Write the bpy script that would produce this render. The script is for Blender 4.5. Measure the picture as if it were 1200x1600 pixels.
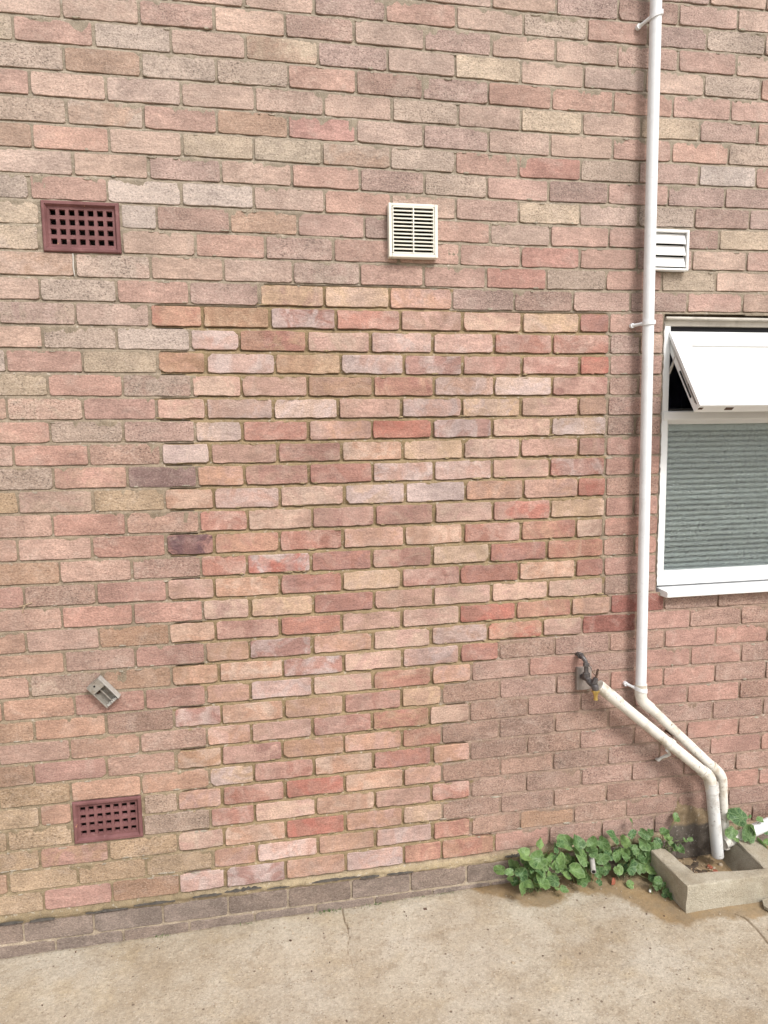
import bpy, math, random
import numpy as np
from mathutils import Vector, Matrix, Euler

for o in list(bpy.data.objects):
    bpy.data.objects.remove(o)
scene = bpy.context.scene
COL = scene.collection
rng = random.Random(7)
nrng = np.random.RandomState(11)

# ------------------------------------------------------------------ camera
YAW, PITCH, ROLL = 0.17373, -0.11181, -0.01487
cyw, syw, cp, sp = math.cos(YAW), math.sin(YAW), math.cos(PITCH), math.sin(PITCH)
F = Vector((syw * cp, cyw * cp, sp)); R0 = Vector((cyw, -syw, 0)); U0 = R0.cross(F)
R1 = R0 * math.cos(ROLL) + U0 * math.sin(ROLL); U1 = -R0 * math.sin(ROLL) + U0 * math.cos(ROLL)
cam_d = bpy.data.cameras.new('camera'); cam = bpy.data.objects.new('camera', cam_d); COL.objects.link(cam)
m = Matrix((R1, U1, -F)).transposed().to_4x4(); m.translation = Vector((0, -2.32985, 1.74062))
cam.matrix_world = m
cam_d.sensor_fit = 'VERTICAL'; cam_d.sensor_height = 36.0; cam_d.lens = 1060 / 1600 * 36.0
cam_d.clip_start = 0.05; cam_d.clip_end = 300
scene.camera = cam

# ------------------------------------------------------------------ light: bright overcast, soft sun from upper right
SUN_DIR = Vector((0.28, -0.62, 0.73)).normalized()
world = bpy.data.worlds.new('World'); scene.world = world; world.use_nodes = True
wn = world.node_tree; wn.nodes.clear()
sky = wn.nodes.new('ShaderNodeTexSky'); sky.sky_type = 'NISHITA'; sky.sun_disc = False
sky.sun_elevation = math.asin(SUN_DIR.z); sky.sun_rotation = math.atan2(SUN_DIR.x, SUN_DIR.y)
sky.air_density = 1.0; sky.dust_density = 4.0; sky.ozone_density = 1.0
hs = wn.nodes.new('ShaderNodeHueSaturation'); hs.inputs['Saturation'].default_value = 0.25
bg = wn.nodes.new('ShaderNodeBackground'); bg.inputs['Strength'].default_value = 0.14
wo = wn.nodes.new('ShaderNodeOutputWorld')
wn.links.new(sky.outputs[0], hs.inputs['Color']); wn.links.new(hs.outputs[0], bg.inputs[0]); wn.links.new(bg.outputs[0], wo.inputs[0])
sun_d = bpy.data.lights.new('sun', 'SUN'); sun_d.energy = 1.6; sun_d.angle = math.radians(14); sun_d.color = (1.0, 0.97, 0.93)
sun = bpy.data.objects.new('sun', sun_d); COL.objects.link(sun)
sun.rotation_euler = SUN_DIR.to_track_quat('Z', 'Y').to_euler()
vs = scene.view_settings
vs.view_transform = 'Standard'; vs.look = 'None'; vs.exposure = 0.40; vs.gamma = 1.0; vs.use_curve_mapping = False
scene.cycles.use_denoising = True
scene.cycles.adaptive_threshold = 0.02; scene.cycles.max_bounces = 6; scene.cycles.diffuse_bounces = 2; scene.cycles.glossy_bounces = 2; scene.cycles.transmission_bounces = 4; scene.cycles.caustics_reflective = False

# ------------------------------------------------------------------ colour + node helpers
def lin(r, g, b, k=1.4):
    out = []
    for v in (r, g, b):
        v /= 255.0
        out.append((v / 12.92 if v <= 0.04045 else ((v + 0.055) / 1.055) ** 2.4) / k)
    return (out[0], out[1], out[2], 1.0)

class NT:
    def __init__(s, name):
        s.m = bpy.data.materials.new(name); s.m.use_nodes = True; s.t = s.m.node_tree; s.t.nodes.clear()
        s.out = s.n('ShaderNodeOutputMaterial'); s.p = s.n('ShaderNodeBsdfPrincipled')
        s.l(s.p.outputs[0], s.out.inputs['Surface'])
        s.p.inputs['Specular IOR Level'].default_value = 0.25
    def n(s, t, **kw):
        x = s.t.nodes.new(t)
        for k, v in kw.items(): setattr(x, k, v)
        return x
    def l(s, a, b): s.t.links.new(a, b)
    def set(s, sock, v):
        if hasattr(v, 'links') or hasattr(v, 'is_output'): s.l(v, sock)
        else: sock.default_value = v
    def pos(s, scale=(1, 1, 1), add=None):
        g = s.n('ShaderNodeNewGeometry').outputs['Position']
        if add is not None: g = s.vm('ADD', g, add)
        if scale != (1, 1, 1): g = s.vm('MULTIPLY', g, scale)
        return g
    def vm(s, op, a, b):
        x = s.n('ShaderNodeVectorMath', operation=op); s.set(x.inputs[0], a); s.set(x.inputs[1], b); return x.outputs[0]
    def ma(s, op, a, b=0.5, c=None):
        x = s.n('ShaderNodeMath', operation=op); s.set(x.inputs[0], a); s.set(x.inputs[1], b)
        if c is not None: s.set(x.inputs[2], c)
        return x.outputs[0]
    def noise(s, vec, scale, detail=2.0, rough=0.55, dist=0.0):
        x = s.n('ShaderNodeTexNoise'); s.l(vec, x.inputs['Vector']); x.inputs['Scale'].default_value = scale
        x.inputs['Detail'].default_value = detail; x.inputs['Roughness'].default_value = rough; x.inputs['Distortion'].default_value = dist
        return x.outputs['Fac']
    def voro(s, vec, scale, out='Distance'):
        x = s.n('ShaderNodeTexVoronoi'); s.l(vec, x.inputs['Vector']); x.inputs['Scale'].default_value = scale; return x.outputs[out]
    def ramp(s, f, a, b, lo=0.0, hi=1.0):
        x = s.n('ShaderNodeMapRange'); s.set(x.inputs[0], f); x.inputs[1].default_value = a; x.inputs[2].default_value = b
        x.inputs[3].default_value = lo; x.inputs[4].default_value = hi; return x.outputs[0]
    def mix(s, f, a, b, mode='MIX'):
        x = s.n('ShaderNodeMix', data_type='RGBA', blend_type=mode); s.set(x.inputs[0], f); s.set(x.inputs[6], a); s.set(x.inputs[7], b); return x.outputs[2]
    def attr(s, name):
        x = s.n('ShaderNodeAttribute', attribute_name=name); return x
    def sep(s, c):
        x = s.n('ShaderNodeSeparateColor'); s.l(c, x.inputs[0]); return x.outputs
    def bump(s, h, strength=0.4, dist=0.002):
        x = s.n('ShaderNodeBump'); s.l(h, x.inputs['Height']); x.inputs['Strength'].default_value = strength; x.inputs['Distance'].default_value = dist
        s.l(x.outputs[0], s.p.inputs['Normal'])
    def val(s, col, f):      # multiply colour by scalar
        x = s.n('ShaderNodeVectorMath', operation='SCALE'); s.l(col, x.inputs[0]); s.set(x.inputs['Scale'], f); return x.outputs[0]
    def done(s, col, rough=0.9):
        s.set(s.p.inputs['Base Color'], col); s.set(s.p.inputs['Roughness'], rough); return s.m

def simple(name, col, rough=0.5, var=0.08, nscale=30, bump=0.0, bscale=300, metallic=0.0, dirt=None, dirt_amt=0.0, dscale=12, spec=None):
    t = NT(name); p = t.pos()
    c = t.val(t.mix(0.0, col, col), t.ramp(t.noise(p, nscale, 3), 0.3, 0.7, 1 - var, 1 + var))
    if dirt: c = t.mix(t.ramp(t.noise(p, dscale, 4, 0.6), 0.5, 0.72, 0, dirt_amt), c, dirt)
    if bump: t.bump(t.noise(p, bscale, 2), bump, 0.001)
    t.p.inputs['Metallic'].default_value = metallic
    if spec is not None: t.p.inputs['Specular IOR Level'].default_value = spec
    return t.done(c, rough)

# ------------------------------------------------------------------ materials
def brick_mat():
    t = NT('brick_clay')
    a, b, q = t.attr('cA').outputs['Color'], t.attr('cB').outputs['Color'], t.sep(t.attr('par').outputs['Color'])
    speck, seed, blot = q[0], q[1], q[2]
    off = t.n('ShaderNodeCombineXYZ'); t.l(t.ma('MULTIPLY', seed, 61.0), off.inputs[0]); t.l(t.ma('MULTIPLY', seed, 37.0), off.inputs[1]); t.l(t.ma('MULTIPLY', seed, 83.0), off.inputs[2])
    pw = t.pos(); p = t.vm('ADD', pw, off.outputs[0])
    big = t.n('ShaderNodeTexNoise'); t.l(p, big.inputs['Vector']); big.inputs['Scale'].default_value = 13; big.inputs['Detail'].default_value = 5; big.inputs['Roughness'].default_value = 0.62; big.inputs['Distortion'].default_value = 0.8
    bc = t.sep(big.outputs['Color'])
    band = t.ramp(t.noise(t.vm('MULTIPLY', p, (1, 1, 0.12)), 22, 1), 0.40, 0.66)
    f = t.ma('MULTIPLY', t.ma('MAXIMUM', t.ramp(bc[0], 0.44, 0.57), t.ma('MULTIPLY', band, 0.55)), blot)
    c = t.mix(f, a, b)
    fine = t.n('ShaderNodeTexNoise'); t.l(t.vm('MULTIPLY', p, (0.8, 1, 1.15)), fine.inputs['Vector']); fine.inputs['Scale'].default_value = 205; fine.inputs['Detail'].default_value = 3; fine.inputs['Roughness'].default_value = 0.68
    fc = t.sep(fine.outputs['Color'])
    mid = t.noise(t.vm('MULTIPLY', p, (0.45, 1, 1.3)), 48, 4, 0.65)
    c = t.val(c, t.ma('MULTIPLY', t.ramp(mid, 0.30, 0.70, 0.80, 1.16), t.ramp(t.noise(p, 6.5, 1), 0.34, 0.66, 0.84, 1.11)))
    c = t.mix(t.ramp(bc[1], 0.52, 0.70, 0, 0.28), c, lin(228, 208, 194))       # pale bloom
    c = t.val(c, t.ramp(fc[1], 0.32, 0.68, 0.76, 1.22))                           # sand grain
    dens = t.ramp(bc[2], 0.34, 0.62, 0.30, 1.0)
    sp_ = t.ma('MULTIPLY', t.ma('MULTIPLY', t.ramp(fc[0], 0.53, 0.64), dens), speck)
    c = t.mix(sp_, c, t.val(c, 0.30))
    c = t.mix(t.ma('MULTIPLY', t.ramp(fc[0], 0.44, 0.33), t.ma('MULTIPLY', speck, 0.5)), c, lin(236, 220, 204))
    pit = t.ma('MULTIPLY', t.ramp(t.voro(p, 42), 0.085, 0.05), t.ramp(bc[1], 0.50, 0.44))
    c = t.mix(t.ma('MULTIPLY', pit, 0.75), c, lin(95, 70, 62))
    c = t.val(c, t.ramp(t.noise(pw, 2.6, 3, 0.6), 0.32, 0.68, 0.89, 1.06))
    t.bump(t.noise(t.vm('MULTIPLY', p, (0.7, 1, 1.2)), 150, 3, 0.7), 0.9, 0.0034)
    return t.done(c, 0.93)

def mortar_mat():
    t = NT('mortar'); a = t.attr('cA').outputs['Color']; p = t.pos()
    c = t.val(a, t.ma('MULTIPLY', t.ramp(t.noise(p, 38, 4, 0.6), 0.25, 0.75, 0.72, 1.18), t.ramp(t.noise(p, 2.6, 3, 0.6), 0.32, 0.68, 0.86, 1.06)))
    c = t.val(c, t.ramp(t.noise(p, 330, 2, 0.6), 0.3, 0.7, 0.78, 1.18))
    c = t.mix(t.ma('MULTIPLY', t.ramp(t.noise(p, 75, 3, 0.6), 0.60, 0.70), 0.55), c, lin(225, 215, 200))
    c = t.mix(t.ma('MULTIPLY', t.ramp(t.noise(p, 55, 3, 0.6), 0.40, 0.30), 0.45), c, lin(105, 92, 74))
    t.bump(t.ma('ADD', t.noise(p, 260, 3, 0.6), t.noise(p, 70, 3)), 0.8, 0.003)
    return t.done(c, 0.96)

def ground_mat():
    t = NT('concrete_yard'); p = t.pos(); q = t.sep(t.attr('mask').outputs['Color'])
    c = t.mix(t.ramp(t.noise(p, 3.2, 4, 0.6), 0.32, 0.68), lin(190, 172, 147), lin(222, 211, 192))
    c = t.mix(t.ramp(t.noise(t.vm('ADD', p, (7, 3, 0)), 5.5, 4, 0.65), 0.52, 0.72, 0, 0.38), c, lin(206, 183, 142))
    c = t.mix(t.ma('MULTIPLY', q[2], 0.35), c, lin(222, 213, 198))
    c = t.mix(t.ramp(t.noise(t.vm('ADD', p, (2, 9, 0)), 17, 5, 0.7), 0.52, 0.70, 0, 0.6), c, lin(170, 152, 128))
    c = t.val(c, t.ramp(t.noise(p, 95, 5, 0.72), 0.28, 0.72, 0.74, 1.20))
    c = t.val(c, t.ramp(t.noise(p, 420, 2, 0.6), 0.3, 0.7, 0.82, 1.15))
    # exposed aggregate: pale and dark grains
    vo = t.n('ShaderNodeTexVoronoi'); t.l(p, vo.inputs['Vector']); vo.inputs['Scale'].default_value = 105
    grain = t.ramp(vo.outputs['Distance'], 0.36, 0.22); vc = t.sep(vo.outputs['Color'])
    c = t.mix(t.ma('MULTIPLY', t.ma('MULTIPLY', grain, t.ramp(vc[0], 0.72, 0.80)), 0.5), c, lin(232, 222, 205))
    c = t.mix(t.ma('MULTIPLY', t.ma('MULTIPLY', grain, t.ramp(vc[1], 0.80, 0.88)), 0.5), c, lin(135, 118, 98))
    vo2 = t.n('ShaderNodeTexVoronoi'); t.l(p, vo2.inputs['Vector']); vo2.inputs['Scale'].default_value = 46
    g2 = t.ramp(vo2.outputs['Distance'], 0.25, 0.14); v2 = t.sep(vo2.outputs['Color'])
    c = t.mix(t.ma('MULTIPLY', g2, t.ramp(v2[0], 0.94, 0.96)), c, lin(138, 122, 106))
    # damp ochre stain
    wetn = t.ramp(t.noise(p, 30, 4, 0.65), 0.3, 0.7, -0.28, 0.28)
    wet = t.ramp(t.ma('ADD', q[0], wetn), 0.30, 0.78)
    wcol = t.mix(t.ramp(t.noise(p, 14, 3), 0.35, 0.65), lin(174, 142, 94), lin(150, 126, 92))
    c = t.mix(t.ma('MULTIPLY', wet, 0.74), c, t.val(wcol, t.ramp(t.noise(p, 260, 2), 0.3, 0.7, 0.85, 1.15)))
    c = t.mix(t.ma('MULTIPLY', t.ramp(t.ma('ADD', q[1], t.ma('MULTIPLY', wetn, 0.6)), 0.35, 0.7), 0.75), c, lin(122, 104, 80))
    t.bump(t.ma('ADD', t.ma('ADD', t.noise(p, 190, 3, 0.65), t.ma('MULTIPLY', grain, 0.4)), t.ma('MULTIPLY', t.noise(p, 40, 3), 1.0)), 0.55, 0.003)
    return t.done(c, t.ramp(wet, 0, 1, 0.95, 0.5))

def kerb_mat():
    t = NT('cast_concrete'); p = t.pos()
    c = t.mix(t.ramp(t.noise(p, 11, 4, 0.6), 0.35, 0.65), lin(188, 176, 154), lin(214, 205, 185))
    c = t.mix(t.ramp(t.noise(t.vm('ADD', p, (3, 3, 3)), 7, 4, 0.65), 0.50, 0.68, 0, 0.6), c, lin(164, 156, 138))
    c = t.val(c, t.ramp(t.noise(p, 260, 3, 0.6), 0.25, 0.75, 0.78, 1.18))
    pit = t.ramp(t.voro(p, 90), 0.16, 0.06)
    c = t.mix(t.ma('MULTIPLY', pit, 0.5), c, lin(100, 90, 74))
    t.bump(t.ma('SUBTRACT', t.ma('ADD', t.noise(p, 220, 3), t.noise(p, 50, 3)), pit), 0.8, 0.004)
    return t.done(c, 0.95)

def leaf_mat():
    t = NT('leaf_green'); q = t.sep(t.attr('lf').outputs['Color'])
    rnd = t.n('ShaderNodeObjectInfo').outputs['Random']; p = t.pos()
    c = t.mix(rnd, lin(60, 106, 50), lin(152, 186, 102))
    c = t.mix(t.ramp(t.noise(p, 60, 3), 0.35, 0.68, 0, 0.5), c, lin(40, 80, 42))
    c = t.mix(t.ma('MULTIPLY', t.ramp(q[1], 0.62, 1.0), 0.42), c, lin(170, 200, 138))
    net = t.ramp(t.voro(p, 210), 0.30, 0.55)
    c = t.mix(t.ma('MULTIPLY', net, 0.16), c, lin(175, 205, 155))
    c = t.mix(t.ma('MULTIPLY', t.ramp(q[0], 0.86, 1.0), 0.45), c, lin(170, 195, 140))
    t.bump(t.ma('ADD', net, t.ma('MULTIPLY', q[1], 0.5)), 0.5, 0.002)
    t.done(c, 0.38); t.p.inputs['Specular IOR Level'].default_value = 0.4
    tr = t.n('ShaderNodeBsdfTranslucent'); t.l(t.val(c, 1.3), tr.inputs[0])
    mx = t.n('ShaderNodeMixShader'); mx.inputs[0].default_value = 0.22
    t.l(t.p.outputs[0], mx.inputs[1]); t.l(tr.outputs[0], mx.inputs[2]); t.l(mx.outputs[0], t.out.inputs['Surface'])
    return t.m

def pipe_mat(name, col, dirt, amt, gr=0.3):
    t = NT(name); p = t.pos()
    c = t.val(t.mix(0.0, col, col), t.ramp(t.noise(p, 14, 3), 0.3, 0.7, 0.95, 1.04))
    c = t.mix(t.ramp(t.noise(p, 16, 5, 0.65), 0.50, 0.72, 0, amt), c, dirt)
    sc = t.ramp(t.noise(t.vm('ADD', p, (5, 1, 2)), 70, 4, 0.7), 0.60, 0.66)
    sc = t.ma('MULTIPLY', sc, t.ramp(t.noise(p, 9, 2), 0.46, 0.56))
    c = t.mix(t.ma('MULTIPLY', sc, amt), c, lin(120, 95, 72))
    t.bump(t.noise(p, 150, 3), 0.12, 0.001)
    return t.done(c, gr)

def glass_mat():
    t = NT('obscure_glass'); p = t.pos()
    t.p.inputs['Transmission Weight'].default_value = 1.0; t.p.inputs['IOR'].default_value = 1.45
    t.p.inputs['Specular IOR Level'].default_value = 0.5
    rip = t.noise(t.vm('MULTIPLY', p, (0.8, 1, 1.2)), 110, 2, 0.6, 1.2)
    t.bump(rip, 0.55, 0.0042)
    return t.done((0.86, 0.93, 0.92, 1), 0.04)

def terracotta_mat():
    t = NT('maroon_painted_terracotta'); p = t.pos()
    c = t.mix(t.ramp(t.noise(p, 18, 4), 0.35, 0.65), lin(150, 105, 104), lin(128, 87, 86))
    c = t.mix(t.ramp(t.noise(p, 40, 4, 0.65), 0.58, 0.75, 0, 0.6), c, lin(190, 146, 142))
    chip = t.ramp(t.noise(t.vm('ADD', p, (4, 0, 1)), 24, 4, 0.6), 0.685, 0.70)
    c = t.mix(chip, c, lin(212, 160, 130))
    t.bump(t.ma('SUBTRACT', t.noise(p, 160, 3), t.ma('MULTIPLY', chip, 0.8)), 0.4, 0.0015)
    return t.done(c, 0.62)

M = {
 'brick': brick_mat(), 'mortar': mortar_mat(), 'ground': ground_mat(), 'kerb': kerb_mat(), 'leaf': leaf_mat(),
 'glass': glass_mat(), 'terra': terracotta_mat(),
 'pvc': pipe_mat('white_pvc', (0.80, 0.82, 0.84, 1), lin(200, 195, 185), 0.15),
 'pvc_old': pipe_mat('weathered_pvc', (0.71, 0.68, 0.615, 1), lin(186, 166, 134), 0.85, 0.42),
 'pvc_dirty': pipe_mat('dirty_pvc', (0.72, 0.72, 0.70, 1), lin(168, 156, 140), 0.9, 0.42),
 'upvc': simple('window_upvc', (0.82, 0.83, 0.83, 1), 0.28, 0.02, 8, spec=0.4),
 'upvc_weathered': simple('weathered_upvc', (0.52, 0.48, 0.42, 1), 0.5, 0.12, 14, dirt=lin(130, 118, 100), dirt_amt=0.6),
 'sealant': simple('sealant', (0.70, 0.68, 0.64, 1), 0.5, 0.1, 40, dirt=lin(160, 145, 125), dirt_amt=0.5),
 'gasket': simple('rubber_and_gap_shade', (0.03, 0.03, 0.033, 1), 0.6),  # rubber black; also colours the shadow gap under the window head
 'cream': simple('cream_plastic', (0.80, 0.775, 0.68, 1), 0.38, 0.03, 20),
 'white_plastic': simple('white_plastic', (0.82, 0.82, 0.80, 1), 0.35, 0.02, 20),
 'dark': simple('hollow_shade', (0.025, 0.022, 0.02, 1), 0.9, 0.3, 40),  # near-black colour stands in for shade inside holes and hollows
 'room': simple('room_wall', (0.38, 0.40, 0.52, 1), 0.9, 0.1, 4),
 'slat': simple('blind_slat', (0.84, 0.86, 0.85, 1), 0.45, 0.04, 20),
 'steel': simple('galvanised_steel', (0.45, 0.44, 0.43, 1), 0.4, 0.15, 60, metallic=0.8),
 'copper': simple('tarnished_pipe', (0.11, 0.10, 0.10, 1), 0.45, 0.35, 60, metallic=0.4, dirt=lin(170, 165, 160), dirt_amt=0.8, dscale=55),
 'brass': simple('brass', (0.62, 0.45, 0.16, 1), 0.32, 0.12, 60, metallic=0.85),
 'rust': simple('rusty_metal', (0.13, 0.085, 0.065, 1), 0.7, 0.3, 90, metallic=0.3),
 'grime': simple('grime', (0.2,0.18,0.15,1)), 'boxlight': simple('scuffed_plastic', (0.42, 0.40, 0.37, 1), 0.45, 0.15, 60),
 'board': simple('grey_board', lin(170, 158, 150), 0.85, 0.12, 40, bump=0.3, bscale=120),
 'boxplastic': simple('aged_clear_plastic', (0.30, 0.275, 0.24, 1), 0.4, 0.2, 60, dirt=lin(125, 108, 92), dirt_amt=0.7, dscale=50),
 'felt': simple('bitumen_felt', (0.10, 0.09, 0.08, 1), 0.85, 0.3, 60, bump=0.4),
 'lime': simple('lime_drip', (0.58, 0.55, 0.50, 1), 0.8, 0.1, 80),
 'silt': simple('gully_silt', (0.085, 0.065, 0.048, 1), 0.9, 0.35, 45, bump=0.8, bscale=150, dirt=lin(150, 120, 95), dirt_amt=0.6, dscale=60),
 'redchip': simple('brick_chip', lin(176, 108, 86), 0.9, 0.15, 60, bump=0.4),
 'stone': simple('pale_stone', lin(205, 188, 165), 0.9, 0.15, 60, bump=0.4),
 'stem': simple('leaf_stem', lin(140, 150, 100), 0.6, 0.15, 60),
 'straw': simple('dry_straw', lin(205, 180, 150), 0.8, 0.15, 60),
}

# ------------------------------------------------------------------ mesh helpers
class MB:
    def __init__(s): s.v = []; s.f = []
    def add(s, vs_, fs):
        o = len(s.v); s.v += [tuple(x) for x in vs_]; s.f += [tuple(i + o for i in f) for f in fs]; return s
    def box(s, x0, x1, y0, y1, z0, z1, mat=None):
        p = [(x0, y0, z0), (x1, y0, z0), (x1, y1, z0), (x0, y1, z0), (x0, y0, z1), (x1, y0, z1), (x1, y1, z1), (x0, y1, z1)]
        if mat is not None: p = [mat @ Vector(q) for q in p]
        return s.add(p, [(0, 3, 2, 1), (4, 5, 6, 7), (0, 1, 5, 4), (1, 2, 6, 5), (2, 3, 7, 6), (3, 0, 4, 7)])
    def prism(s, poly, ax, a, b):   # poly of 2D points extruded on axis ax from a to b
        n = len(poly)
        def P(q, t): return (t, q[0], q[1]) if ax == 'x' else ((q[0], t, q[1]) if ax == 'y' else (q[0], q[1], t))
        return s.add([P(q, a) for q in poly] + [P(q, b) for q in poly],
                     [tuple(range(n - 1, -1, -1)), tuple(range(n, 2 * n))] + [(i, (i + 1) % n, n + (i + 1) % n, n + i) for i in range(n)])
    def tube(s, pts, r, n=18, cap=True, hollow=0.0):
        pts = [Vector(p) for p in pts]; k = len(pts); rs = r if isinstance(r, (list, tuple)) else [r] * k
        t0 = (pts[1] - pts[0]).normalized(); up = Vector((0, -1, 0)) if abs(t0.y) < 0.9 else Vector((0, 0, 1))
        u = (up - t0 * up.dot(t0)).normalized(); rings = []
        for i, p in enumerate(pts):
            if i == 0: t = t0
            elif i == k - 1: t = (pts[i] - pts[i - 1]).normalized()
            else: t = ((pts[i + 1] - p).normalized() + (p - pts[i - 1]).normalized()).normalized()
            u = (u - t * u.dot(t)).normalized(); w = t.cross(u)
            rings.append([p + (u * math.cos(2 * math.pi * j / n) + w * math.sin(2 * math.pi * j / n)) * rs[i] for j in range(n)])
        vs_ = [q for rg in rings for q in rg]
        fs = [(i * n + j, i * n + (j + 1) % n, (i + 1) * n + (j + 1) % n, (i + 1) * n + j) for i in range(k - 1) for j in range(n)]
        if cap: fs += [tuple(range(n - 1, -1, -1)), tuple((k - 1) * n + j for j in range(n))]
        return s.add(vs_, fs)
    def build(s, name, mat, parent=None, smooth=False, bevel=0.0, seg=2, angle=40):
        me = bpy.data.meshes.new(name); me.from_pydata(s.v, [], s.f); me.update()
        o = bpy.data.objects.new(name, me); COL.objects.link(o)
        me.materials.append(M[mat] if isinstance(mat, str) else mat)
        if smooth:
            me.polygons.foreach_set('use_smooth', [True] * len(me.polygons))
            try: me.set_sharp_from_angle(angle=math.radians(angle))
            except Exception: pass
        if bevel:
            b = o.modifiers.new('bevel', 'BEVEL'); b.width = bevel; b.segments = seg; b.limit_method = 'ANGLE'; b.angle_limit = math.radians(35)
        if parent is not None: o.parent = parent
        return o

def tag(o, label=None, cat=None, group=None, kind=None):
    if label: o['label'] = label
    if cat: o['category'] = cat
    if group: o['group'] = group
    if kind: o['kind'] = kind
    return o
def thing(name, label, cat, loc=(0, 0, 0), group=None):
    o = bpy.data.objects.new(name, None); COL.objects.link(o); o.location = loc; o.empty_display_size = 0.05
    return tag(o, label, cat, group, 'thing')
def put(part, root):     # parent world-space mesh under root
    part.parent = root; part.matrix_parent_inverse = Matrix.Translation(-Vector(root.location)); return part
def arc(pts, rad, n=6):  # polyline with rounded corners
    pts = [Vector(p) for p in pts]; out = [pts[0]]
    for i in range(1, len(pts) - 1):
        a, b, c = pts[i - 1], pts[i], pts[i + 1]; d1 = (a - b).normalized(); d2 = (c - b).normalized()
        L = min(rad, (a - b).length * 0.48, (c - b).length * 0.48)
        p, q = b + d1 * L, b + d2 * L
        for k in range(n + 1):
            t = k / n; out.append(p * (1 - t) ** 2 + b * 2 * t * (1 - t) + q * t * t)
    out.append(pts[-1]); return out

def vnoise(x, y, seed=0):   # smooth value noise on arrays
    xi = np.floor(x).astype(np.int64); yi = np.floor(y).astype(np.int64); fx = x - xi; fy = y - yi
    fx = fx * fx * (3 - 2 * fx); fy = fy * fy * (3 - 2 * fy)
    def h(a, b):
        n = (a * 374761393 + b * 668265263 + seed * 982451653) & 0x7fffffff
        n = ((n ^ (n >> 13)) * 1274126177) & 0x7fffffff
        return ((n ^ (n >> 16)) & 0xffff) / 65535.0
    return (h(xi, yi) * (1 - fx) + h(xi + 1, yi) * fx) * (1 - fy) + (h(xi, yi + 1) * (1 - fx) + h(xi + 1, yi + 1) * fx) * fy
def fbm(x, y, seed=0, o=3):
    s = 0; a = 0.5
    for k in range(o): s = s + a * vnoise(x * 2 ** k, y * 2 ** k, seed + k); a *= 0.5
    return s / (1 - 0.5 ** o)
def set_attr(me, name, arr):
    at = me.attributes.new(name, 'FLOAT_COLOR', 'POINT'); at.data.foreach_set('color', np.asarray(arr, dtype=np.float32).ravel())
def grid_mesh(name, xs, second, keep=None):
    pass

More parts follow.
